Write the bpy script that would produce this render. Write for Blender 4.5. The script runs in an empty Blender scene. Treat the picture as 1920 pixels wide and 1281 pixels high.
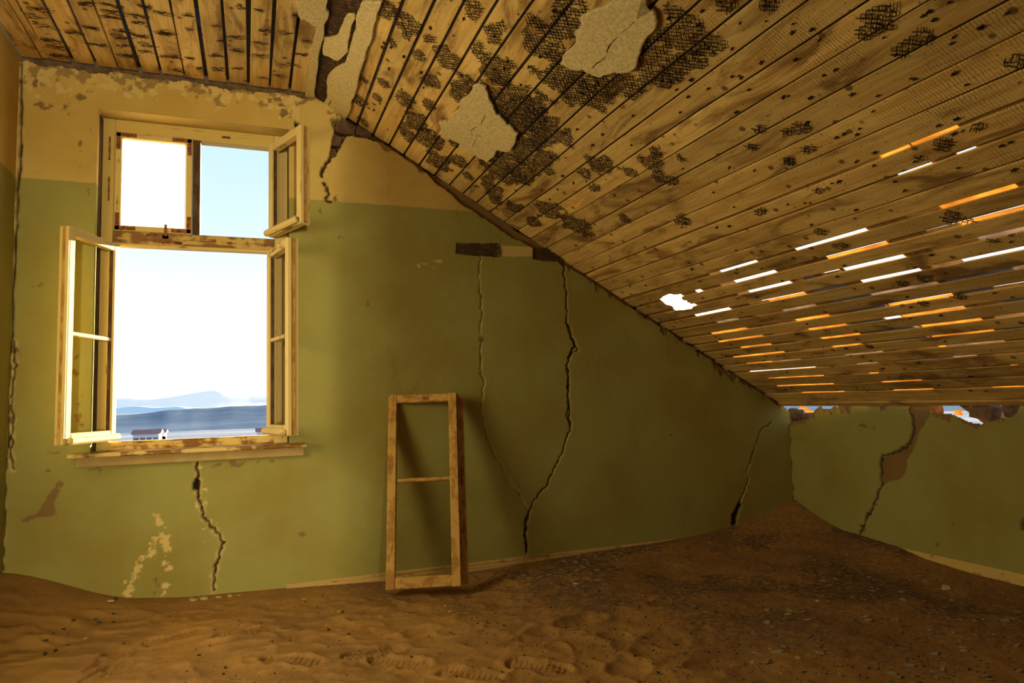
import bpy, bmesh, math, random
import numpy as np
from mathutils import Vector, Matrix

SC = bpy.context.scene
COL = SC.collection
random.seed(7)
rng = np.random.default_rng(7)

# ------------------------------------------------------------------ camera
F, YAW, PITCH, ROLL = 1283.7, 0.36623, 0.084833, -0.028351
E = 1.2                                   # eye height over the hidden floor boards
fw = np.array([math.sin(YAW) * math.cos(PITCH), math.cos(YAW) * math.cos(PITCH), math.sin(PITCH)])
r0 = np.array([math.cos(YAW), -math.sin(YAW), 0.0]); u0 = np.cross(r0, fw)
cr, sr = math.cos(ROLL), math.sin(ROLL)
CR, CU = cr * r0 + sr * u0, -sr * r0 + cr * u0
cam = bpy.data.cameras.new('camera'); camo = bpy.data.objects.new('camera', cam); COL.objects.link(camo)
cam.sensor_width = 36; cam.lens = F / 1920 * 36; cam.clip_end = 30000; cam.clip_start = 0.02
camo.matrix_world = Matrix(((CR[0], CU[0], -fw[0], 0), (CR[1], CU[1], -fw[1], 0), (CR[2], CU[2], -fw[2], E), (0, 0, 0, 1)))
SC.camera = camo
SC.view_settings.view_transform = 'Standard'; SC.view_settings.look = 'None'
SC.view_settings.gamma = 1; SC.view_settings.use_curve_mapping = False
SC.view_settings.exposure = 0.2
SC.cycles.max_bounces = 8; SC.cycles.diffuse_bounces = 6; SC.cycles.transparent_max_bounces = 12
SC.cycles.sample_clamp_indirect = 8.0
SC.cycles.use_denoising = True

SUN_DIR = np.array([0.56633, 0.81408, 0.12863])          # towards the sun, seen through the added break in a board

# ------------------------------------------------------------------ sky
W = bpy.data.worlds.new('sky'); SC.world = W; W.use_nodes = True
nt = W.node_tree; nt.nodes.clear()
def N(nt, t, **k):
    n = nt.nodes.new(t)
    for a, v in k.items():
        if a.startswith('i_'):
            key = a[2:]; key = int(key) if key.isdigit() else key
            n.inputs[key].default_value = v
        else: setattr(n, a, v)
    return n
def math_n(nt, op, a, b=None, c=None):
    n = N(nt, 'ShaderNodeMath', operation=op)
    for i, v in enumerate((a, b, c)):
        if v is None: continue
        if hasattr(v, 'links'): nt.links.new(v, n.inputs[i])
        else: n.inputs[i].default_value = v
    return n.outputs[0]
tc = N(nt, 'ShaderNodeTexCoord')
nrm = N(nt, 'ShaderNodeVectorMath', operation='NORMALIZE'); nt.links.new(tc.outputs['Generated'], nrm.inputs[0])
sep = N(nt, 'ShaderNodeSeparateXYZ'); nt.links.new(nrm.outputs[0], sep.inputs[0])
ramp = N(nt, 'ShaderNodeValToRGB'); el = ramp.color_ramp.elements
el[0].position = 0.0; el[0].color = (1.05, 1.02, 1.0, 1)
el[1].position = 1.0; el[1].color = (0.16, 0.34, 0.62, 1)
for p_, c_ in ((0.12, (0.98, 1.0, 1.0, 1)), (0.24, (0.70, 0.88, 0.92, 1)), (0.42, (0.50, 0.77, 0.86, 1)), (0.7, (0.26, 0.50, 0.78, 1))):
    e_ = el.new(p_); e_.color = c_
nt.links.new(sep.outputs[2], ramp.inputs[0])
dot = N(nt, 'ShaderNodeVectorMath', operation='DOT_PRODUCT'); nt.links.new(nrm.outputs[0], dot.inputs[0])
dot.inputs[1].default_value = tuple(SUN_DIR / np.linalg.norm(SUN_DIR))
dpos = math_n(nt, 'MAXIMUM', dot.outputs['Value'], 0.0)
aur = math_n(nt, 'MULTIPLY', math_n(nt, 'POWER', dpos, 900.0), 14.0)
aur2 = math_n(nt, 'MULTIPLY', math_n(nt, 'POWER', dpos, 30.0), 0.7)
disc = math_n(nt, 'MULTIPLY', math_n(nt, 'GREATER_THAN', dot.outputs['Value'], math.cos(math.radians(0.55))), 60.0)
tot = math_n(nt, 'ADD', math_n(nt, 'ADD', aur, aur2), disc)
glow = N(nt, 'ShaderNodeMix', data_type='RGBA', blend_type='ADD'); glow.inputs[0].default_value = 1
sc_ = N(nt, 'ShaderNodeVectorMath', operation='SCALE'); sc_.inputs[0].default_value = (1.0, 0.86, 0.6); nt.links.new(tot, sc_.inputs['Scale'])
nt.links.new(ramp.outputs[0], glow.inputs[6]); nt.links.new(sc_.outputs[0], glow.inputs[7])
bg = N(nt, 'ShaderNodeBackground'); bg.inputs[1].default_value = 1.0
nt.links.new(glow.outputs[2], bg.inputs[0])
wo = N(nt, 'ShaderNodeOutputWorld'); nt.links.new(bg.outputs[0], wo.inputs[0])

# ------------------------------------------------------------------ lights
sl = bpy.data.lights.new('sun', 'SUN'); sl.energy = 40.0; sl.angle = math.radians(0.53); sl.color = (1.0, 0.82, 0.50)
so = bpy.data.objects.new('sun', sl); COL.objects.link(so); so.location = (8, 12, 6)
so.rotation_euler = Vector(SUN_DIR).to_track_quat('Z', 'Y').to_euler()
def area(name, loc, target, w, h, power, color):
    l = bpy.data.lights.new(name, 'AREA'); l.shape = 'RECTANGLE'; l.size = w; l.size_y = h; l.energy = power; l.color = color
    o = bpy.data.objects.new(name, l); COL.objects.link(o); o.location = loc
    o.rotation_euler = (Vector(loc) - Vector(target)).to_track_quat('Z', 'Y').to_euler(); return o
area('side_fill_light', (-1.62, 2.7, 1.65), (0.2, 2.85, .45), 1.0, 1.25, 54.0, (1.0, 0.83, 0.50))  # added lamp standing in for bounce from a sunlit patch of wall
area('rear_fill_light', (0.2, -9.0, 0.85), (0.2, 4.0, 1.5), 0.35, 1.2, 660.0, (1.0, 0.86, 0.55))  # added lamp outdoors, sends a warm beam in by the rear doorway

# ------------------------------------------------------------------ helpers
def ray(x, y): return (x - 960) / F * CR - (y - 640.5) / F * CU + fw
def onY(x, y, D=4.3): d = ray(x, y); p = d * D / d[1]; return np.array([p[0], p[1], p[2] + E])
def onX(x, y, D): d = ray(x, y); p = d * D / d[0]; return np.array([p[0], p[1], p[2] + E])
def onZ(x, y, z): d = ray(x, y); p = d * (z - E) / d[2]; return np.array([p[0], p[1], p[2] + E])
TH = math.radians(30); TAN = 0.5775; S0 = 2.165           # slope plane: z - E = S0 - TAN * x
CT, ST = math.cos(math.atan(TAN)), math.sin(math.atan(TAN))
X0 = 0.38; ZC = E + 1.945                                  # top of the slope and height of the flat ceiling
def onS(x, y): d = ray(x, y); t = S0 / (d[2] + TAN * d[0]); p = d * t; return np.array([p[0], p[1], p[2] + E])
def uy(x, y): p = onS(x, y); return ((p[0] - X0) / CT, p[1])
def SP(u, y, n=0.0):                                       # slope coordinates -> world; n = distance above the boards' inner face
    return np.array([X0 + u * CT + n * ST, y, E + S0 - TAN * X0 - u * ST + n * CT])
XL, XR, YB, YR = -1.185, 3.962, 4.3, -2.5

def link(o): COL.objects.link(o); return o
def tag(o, label=None, cat=None, group=None, kind=None):
    if label: o['label'] = label
    if cat: o['category'] = cat
    if group: o['group'] = group
    if kind: o['kind'] = kind
    return o
def empty(name, loc=(0, 0, 0)):
    o = bpy.data.objects.new(name, None); o.location = loc; o.empty_display_size = 0.1; return link(o)
class MB:
    def __init__(s): s.v = []; s.f = []
    def add(s, vs, fs):
        n = len(s.v); s.v += [tuple(map(float, p)) for p in vs]; s.f += [tuple(n + i for i in f) for f in fs]
    def box(s, a, b):
        x0, y0, z0 = a; x1, y1, z1 = b
        s.add([(x0, y0, z0), (x1, y0, z0), (x1, y1, z0), (x0, y1, z0), (x0, y0, z1), (x1, y0, z1), (x1, y1, z1), (x0, y1, z1)],
              [(0, 3, 2, 1), (4, 5, 6, 7), (0, 1, 5, 4), (1, 2, 6, 5), (2, 3, 7, 6), (3, 0, 4, 7)])
    def prism(s, poly, n):                                  # polygon (3-D points) pushed along vector n
        k = len(poly); n = np.array(n); P = [np.array(p) for p in poly]
        s.add(P + [p + n for p in P], [tuple(range(k))[::-1], tuple(range(k, 2 * k))] + [(i, (i + 1) % k, k + (i + 1) % k, k + i) for i in range(k)])
    def bar(s, a, b, side, w, h, c=0.004):                  # chamfered bar from a to b; w along side, h across
        a, b, side = (np.array(q, float) for q in (a, b, side)); d = b - a; L = np.linalg.norm(d); d /= L
        side = side - d * side.dot(d); side /= np.linalg.norm(side); up = np.cross(d, side)
        w2, h2 = w / 2, h / 2; c = min(c, w2 * .8, h2 * .8)
        sec = [(-w2 + c, -h2), (w2 - c, -h2), (w2, -h2 + c), (w2, h2 - c), (w2 - c, h2), (-w2 + c, h2), (-w2, h2 - c), (-w2, -h2 + c)]
        vs = [a + side * x + up * y for x, y in sec] + [b + side * x + up * y for x, y in sec]
        s.add(vs, [tuple(range(8)), tuple(range(15, 7, -1))] + [((i + 1) % 8, i, 8 + i, 8 + (i + 1) % 8) for i in range(8)])
    def wire(s, a, b, r):                                   # three-sided wire
        a, b = np.array(a, float), np.array(b, float); d = b - a; L = np.linalg.norm(d)
        if L < 1e-6: return
        d /= L; q = np.cross(d, (0.3, 0.5, 0.8)); q /= np.linalg.norm(q); p = np.cross(d, q)
        o = [q * r, (-.5 * q + .866 * p) * r, (-.5 * q - .866 * p) * r]
        s.add([a + t for t in o] + [b + t for t in o], [(0, 1, 4, 3), (1, 2, 5, 4), (2, 0, 3, 5), (0, 2, 1), (3, 4, 5)])
    def mesh(s, name, mat, smooth=False):
        m = bpy.data.meshes.new(name); m.from_pydata(s.v, [], s.f); m.update()
        bm = bmesh.new(); bm.from_mesh(m); bmesh.ops.recalc_face_normals(bm, faces=bm.faces); bm.to_mesh(m); bm.free()
        if smooth: m.polygons.foreach_set('use_smooth', [True] * len(m.polygons))
        if mat: m.materials.append(mat)
        return m
    def build(s, name, mat, parent=None, smooth=False):
        o = bpy.data.objects.new(name, s.mesh(name, mat, smooth)); link(o)
        if parent:
            o.parent = parent
            o.matrix_parent_inverse = Matrix.Translation(-Vector(parent.location)) if parent.parent is None else Matrix.Identity(4)
        return o

# value noise
def _lat(seed):
    g = np.random.default_rng(seed).random((257, 257)); g[256] = g[0]; g[:, 256] = g[:, 0]; return g
_L = {}
def vnoise(x, y, seed=0):
    if seed not in _L: _L[seed] = _lat(seed)
    g = _L[seed]; xi = np.floor(x).astype(int); yi = np.floor(y).astype(int); fx = x - xi; fy = y - yi
    fx = fx * fx * (3 - 2 * fx); fy = fy * fy * (3 - 2 * fy); a = xi % 256; b = yi % 256
    return (g[a, b] * (1 - fx) + g[a + 1, b] * fx) * (1 - fy) + (g[a, b + 1] * (1 - fx) + g[a + 1, b + 1] * fx) * fy
def fbm(x, y, s=1.0, o=4, seed=0):
    t = 0; a = .5; x = np.asarray(x) * s; y = np.asarray(y) * s
    for i in range(o): t = t + a * vnoise(x, y, seed + i); x = x * 2.03 + 7.1; y = y * 2.03 + 3.7; a *= .5
    return t / (1 - .5 ** o)
def sstep(a, b, x): t = np.clip((x - a) / (b - a), 0, 1); return t * t * (3 - 2 * t)

# ------------------------------------------------------------------ materials
def new_mat(name):
    m = bpy.data.materials.new(name); m.use_nodes = True; t = m.node_tree; t.nodes.clear()
    out = N(t, 'ShaderNodeOutputMaterial'); b = N(t, 'ShaderNodeBsdfPrincipled'); t.links.new(b.outputs[0], out.inputs[0])
    b.inputs['Roughness'].default_value = .85; b.inputs['Specular IOR Level'].default_value = .15
    return m, t, b, out
def mixc(t, fac, a, b, blend='MIX'):
    n = N(t, 'ShaderNodeMix', data_type='RGBA', blend_type=blend)
    for s, v in ((0, fac), (6, a), (7, b)):
        if hasattr(v, 'links'): t.links.new(v, n.inputs[s])
        else: n.inputs[s].default_value = (v if s == 0 else (*v, 1))
    return n.outputs[2]
def coords(t, scale=(1, 1, 1), rand=True, space='obj'):
    if space == 'obj': v = N(t, 'ShaderNodeTexCoord').outputs['Object']
    else: v = N(t, 'ShaderNodeNewGeometry').outputs['Position']
    if rand:
        oi = N(t, 'ShaderNodeObjectInfo'); k = math_n(t, 'MULTIPLY', oi.outputs['Random'], 37.0)
        a = N(t, 'ShaderNodeVectorMath', operation='ADD'); t.links.new(v, a.inputs[0]); t.links.new(k, a.inputs[1]); v = a.outputs[0]
    mp = N(t, 'ShaderNodeMapping'); mp.inputs['Scale'].default_value = scale; t.links.new(v, mp.inputs[0]); return mp.outputs[0]
def noise(t, vec, scale, detail=3, rough=.55, dist=0.0):
    n = N(t, 'ShaderNodeTexNoise'); n.inputs['Scale'].default_value = scale; n.inputs['Detail'].default_value = detail
    n.inputs['Roughness'].default_value = rough; n.inputs['Distortion'].default_value = dist; t.links.new(vec, n.inputs['Vector']); return n.outputs[0]
def rng_map(t, v, a, b, c=0., d=1.):
    n = N(t, 'ShaderNodeMapRange', interpolation_type='SMOOTHSTEP'); t.links.new(v, n.inputs[0])
    for i, q in enumerate((a, b, c, d)): n.inputs[i + 1].default_value = q
    return n.outputs[0]
def bump(t, b, h, dist=.004, strength=.6):
    n = N(t, 'ShaderNodeBump'); n.inputs['Distance'].default_value = dist; n.inputs['Strength'].default_value = strength
    t.links.new(h, n.inputs['Height']); t.links.new(n.outputs[0], b.inputs['Normal'])

def mat_plank(name, base, mid, dark, axis=1, knots=True):
    m, t, b, _ = new_mat(name)
    sc = [9, 9, 9]; sc[axis] = .55
    v = coords(t, tuple(sc)); v1 = coords(t, (1, 1, 1))
    g = noise(t, v, 3.2, 5, .6, 1.2); g2 = noise(t, v, 14, 3, .6)
    sc2 = [1, 1, 1]; sc2[axis] = .32
    st = noise(t, coords(t, tuple(sc2)), 6.5, 4, .6, .8)
    c = mixc(t, rng_map(t, g, .35, .68), base, mid)
    c = mixc(t, math_n(t, 'MULTIPLY', rng_map(t, st, .50, .68), .8), c, dark)
    c = mixc(t, math_n(t, 'MULTIPLY', rng_map(t, g2, .55, .75), .25), c, dark)
    if knots:
        vo = N(t, 'ShaderNodeTexVoronoi', feature='F1'); vo.inputs['Scale'].default_value = 9.0; t.links.new(coords(t, (1, 1, 1)), vo.inputs['Vector'])
        c = mixc(t, math_n(t, 'MULTIPLY', rng_map(t, vo.outputs['Distance'], .16, .09), .8), c, tuple(q * .45 for q in dark))
        # small saw and nail specks
        sp = noise(t, coords(t, (1, 1, 1)), 75, 2, .5)
        c = mixc(t, math_n(t, 'MULTIPLY', rng_map(t, sp, .66, .74), .8), c, tuple(q * .3 for q in dark))
    if knots:
        wv = N(t, 'ShaderNodeTexWave', wave_type='BANDS', bands_direction='XYZ'[axis]); wv.inputs['Scale'].default_value = 26; wv.inputs['Distortion'].default_value = 5.0; wv.inputs['Detail'].default_value = 2
        t.links.new(coords(t, (1, 1, 1)), wv.inputs['Vector'])
        big_ = noise(t, coords(t, (1, 1, 1)), 2.3, 3, .6)
        c = mixc(t, math_n(t, 'MULTIPLY', math_n(t, 'MULTIPLY', rng_map(t, wv.outputs['Fac'], .55, .95), rng_map(t, big_, .42, .60)), .55), c, tuple(q * .8 for q in dark))
    oi = N(t, 'ShaderNodeObjectInfo'); hv = rng_map(t, oi.outputs['Random'], 0, 1, .82, 1.12)
    hs = N(t, 'ShaderNodeHueSaturation'); t.links.new(c, hs.inputs['Color']); t.links.new(hv, hs.inputs['Value'])
    t.links.new(hs.outputs[0], b.inputs['Base Color']); bump(t, b, g2, .003, .5)
    return m
def mat_worn(name, paint, wood, amt=.5, axis=2, rust=False):
    m, t, b, _ = new_mat(name)
    sc = [14, 14, 14]; sc[axis] = 1.6
    v = coords(t, tuple(sc)); n1 = noise(t, v, 2.0, 5, .65, .6); n2 = noise(t, coords(t), 11, 4, .65)
    s = math_n(t, 'ADD', math_n(t, 'MULTIPLY', n1, .5), math_n(t, 'MULTIPLY', n2, .5))
    c = mixc(t, rng_map(t, s, 1 - amt - .06, 1 - amt + .03), paint, wood)
    c = mixc(t, math_n(t, 'MULTIPLY', rng_map(t, n1, .58, .72), .5), c, tuple(q * .35 for q in wood))
    t.links.new(c, b.inputs['Base Color']); bump(t, b, s, .004, .5); b.inputs['Roughness'].default_value = .7
    return m
def mat_plain(name, col, col2=None, scale=20, rough=.9, bmp=.003, metal=0):
    m, t, b, _ = new_mat(name)
    n = noise(t, coords(t), scale, 4, .6)
    c = mixc(t, rng_map(t, n, .35, .65), col, col2 or tuple(q * .65 for q in col))
    t.links.new(c, b.inputs['Base Color']); bump(t, b, n, bmp, .6); b.inputs['Roughness'].default_value = rough; b.inputs['Metallic'].default_value = metal
    return m
CREAM, GREEN = (.52, .365, .105), (.285, .262, .070)
def mat_wall():
    m, t, b, _ = new_mat('painted_plaster')
    geo = N(t, 'ShaderNodeNewGeometry'); sp = N(t, 'ShaderNodeSeparateXYZ'); t.links.new(geo.outputs['Position'], sp.inputs[0])
    v = coords(t, rand=False, space='w')
    big = noise(t, v, 1.6, 4, .6); mid = noise(t, v, 9, 4, .6); fine = noise(t, coords(t, (1, 1, 1.6), False, 'w'), 60, 3, .6)
    edge = math_n(t, 'ADD', sp.outputs[2], math_n(t, 'MULTIPLY', math_n(t, 'SUBTRACT', mid, .5), .012))
    isg = rng_map(t, edge, E + 1.272, E + 1.266)
    cr_ = mixc(t, rng_map(t, big, .35, .7), CREAM, (.43, .28, .062))
    gr_ = mixc(t, rng_map(t, big, .35, .7), GREEN, (.25, .20, .042))
    c = mixc(t, isg, cr_, gr_)
    c = mixc(t, math_n(t, 'MULTIPLY', rng_map(t, mid, .52, .75), .25), c, (.33, .25, .07))
    at = N(t, 'ShaderNodeAttribute', attribute_name='wear_tone'); sa = N(t, 'ShaderNodeSeparateColor'); t.links.new(at.outputs['Color'], sa.inputs[0])
    c = mixc(t, sa.outputs[1], c, (.55, .40, .135))                 # pale undercoat where the paint has flaked
    c = mixc(t, sa.outputs[0], c, mixc(t, mid, (.17, .098, .032), (.24, .148, .050)))   # bare mud plaster
    c = mixc(t, sa.outputs[2], c, (.028, .014, .006))              # inside of cracks
    t.links.new(c, b.inputs['Base Color'])
    h = math_n(t, 'ADD', math_n(t, 'MULTIPLY', mid, .8), math_n(t, 'MULTIPLY', fine, .35)); bump(t, b, h, .006, .55)
    return m
def mat_sand():
    m, t, b, _ = new_mat('sand')
    v = coords(t, rand=False, space='w'); n = noise(t, v, 2.2, 4, .6); f = noise(t, v, 180, 2, .6); g = noise(t, v, 34, 4, .65)
    c = mixc(t, rng_map(t, n, .35, .65), (.345, .182, .042), (.26, .134, .036))
    c = mixc(t, math_n(t, 'MULTIPLY', rng_map(t, f, .56, .72), .35), c, (.16, .075, .025))
    at = N(t, 'ShaderNodeAttribute', attribute_name='wear_tone'); sa = N(t, 'ShaderNodeSeparateColor'); t.links.new(at.outputs['Color'], sa.inputs[0])
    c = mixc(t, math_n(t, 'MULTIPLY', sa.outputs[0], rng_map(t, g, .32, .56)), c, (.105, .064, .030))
    t.links.new(c, b.inputs['Base Color']); bump(t, b, math_n(t, 'ADD', f, math_n(t, 'MULTIPLY', g, 1.0)), .004, .7)
    return m
def mat_translucent(name, col, dcol):
    m, t, b, out = new_mat(name)
    tr = N(t, 'ShaderNodeBsdfTranslucent'); n = noise(t, coords(t, (5, .8, 5)), 9, 4, .6)
    c = mixc(t, rng_map(t, n, .35, .65), col, tuple(q * .55 for q in col)); t.links.new(c, tr.inputs[0])
    df = N(t, 'ShaderNodeBsdfDiffuse'); df.inputs[0].default_value = (*dcol, 1)
    mx = N(t, 'ShaderNodeMixShader'); mx.inputs[0].default_value = .3
    t.links.new(tr.outputs[0], mx.inputs[1]); t.links.new(df.outputs[0], mx.inputs[2]); t.links.new(mx.outputs[0], out.inputs[0]); return m
def mat_glass():
    m, t, b, out = new_mat('dusty_glass')
    tp = N(t, 'ShaderNodeBsdfTransparent'); tr = N(t, 'ShaderNodeBsdfTranslucent'); tr.inputs[0].default_value = (.9, .9, .92, 1)
    gl = N(t, 'ShaderNodeBsdfGlossy'); gl.inputs['Roughness'].default_value = .05
    n = noise(t, coords(t), 5, 4, .6); f = rng_map(t, n, .3, .7, .14, .30)
    m1 = N(t, 'ShaderNodeMixShader'); t.links.new(f, m1.inputs[0]); t.links.new(tp.outputs[0], m1.inputs[1]); t.links.new(tr.outputs[0], m1.inputs[2])
    m2 = N(t, 'ShaderNodeMixShader'); m2.inputs[0].default_value = .05; t.links.new(m1.outputs[0], m2.inputs[1]); t.links.new(gl.outputs[0], m2.inputs[2])
    t.links.new(m2.outputs[0], out.inputs[0]); return m

M_wall = mat_wall()
M_mud = mat_plain('bare_masonry', (.17, .095, .042), (.10, .055, .026), 18, .95, .012)
M_brick = mat_plain('weathered_brick', (.15, .085, .045), (.09, .055, .03), 25, .95, .008)
M_plank = mat_plank('ceiling_plank_wood', (.70, .48, .155), (.56, .33, .085), (.17, .075, .02))
M_darkwood = mat_plank('dark_timber', (.15, .085, .035), (.10, .055, .022), (.05, .025, .012), knots=False)
M_plaster = mat_plain('ceiling_plaster', (.64, .51, .24), (.47, .35, .14), 75, .95, .0025)
M_wire = mat_plain('rusted_wire', (.045, .026, .014), (.022, .013, .008), 60, .85, .001)
M_frame = mat_worn('worn_cream_paint', (.58, .43, .15), (.26, .125, .035), .36)
M_frameh = mat_worn('worn_cream_paint_level', (.55, .40, .13), (.22, .105, .03), .40, axis=0)
M_trans = mat_worn('weathered_transom', (.46, .32, .09), (.20, .10, .03), .50, axis=0)
M_head = mat_worn('smooth_cream_paint', (.52, .37, .10), (.3, .17, .05), .22, axis=0)
M_framed = mat_worn('brown_jamb', (.10, .058, .026), (.06, .03, .014), .5)
M_sill = mat_worn('weathered_sill_wood', (.60, .42, .13), (.22, .10, .025), .47, axis=0)
M_apron = mat_plain('sill_apron_paint', (.42, .29, .10), (.36, .24, .08), 8, .8, .002)
M_oldwood = mat_worn('bare_sash_wood', (.50, .29, .07), (.34, .17, .035), .48)
M_oldwoodh = mat_worn('bare_sash_wood_level', (.50, .29, .07), (.34, .17, .035), .48, axis=0)
M_rust = mat_plain('rust', (.30, .115, .035), (.09, .03, .014), 60, .9, .002)
M_sand = mat_sand()
M_base = mat_worn('baseboard_paint', (.42, .27, .08), (.27, .15, .04), .42, axis=0)
M_basey = mat_worn('baseboard_paint_right', (.55, .38, .11), (.3, .17, .04), .40, axis=1)
M_glow = mat_translucent('sunlit_glow', (.85, .50, .18), (.4, .2, .06))  # added translucent strips imitate sunlit wood in the joints
M_blue = mat_translucent('skylit_blue', (.15, .18, .21), (.10, .11, .12))  # translucent blue put in for dim sky between the boards
M_grey = mat_translucent('skylit_grey', (.40, .33, .30), (.3, .25, .2))  # translucent grey put in for sky light on the board edges
M_cover = mat_plain('dark_cover', (.05, .04, .03), (.03, .025, .02))
M_flake = mat_plain('plaster_chip', (.58, .45, .20), (.44, .33, .14), 30, .9, .003)
M_chip = mat_plain('grey_chip', (.34, .27, .16), (.22, .175, .10), 30, .9, .003)
M_stone = mat_plain('dark_stone', (.10, .07, .045), (.05, .035, .025), 30, .95, .004)
M_glass = mat_glass()
M_floor = mat_plank('floor_boards', (.3, .18, .07), (.25, .14, .05), (.12, .06, .02))
M_rafter = mat_plank('rafter_wood', (.34, .19, .06), (.26, .14, .04), (.12, .05, .02), axis=0, knots=False)
M_far = mat_plain('far_mountain', (.86, .86, .92), (.82, .83, .90), .002, 1, 0)  # distance haze painted into the pale and blue terrain base colours
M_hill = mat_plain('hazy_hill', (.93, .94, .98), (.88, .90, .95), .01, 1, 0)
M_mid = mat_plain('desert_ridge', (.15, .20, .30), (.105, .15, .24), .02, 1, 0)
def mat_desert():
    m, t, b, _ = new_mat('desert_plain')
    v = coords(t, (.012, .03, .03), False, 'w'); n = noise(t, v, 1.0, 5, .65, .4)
    c = mixc(t, rng_map(t, n, .40, .62), (.20, .26, .38), (.36, .36, .42)); t.links.new(c, b.inputs['Base Color']); return m  # plain's blue tint carries the haze in its base colour
M_desert = mat_desert()
for q in (M_far, M_mid, M_hill, M_desert): [n for n in q.node_tree.nodes if n.type == 'BSDF_PRINCIPLED'][0].inputs['Specular IOR Level'].default_value = 0

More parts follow.
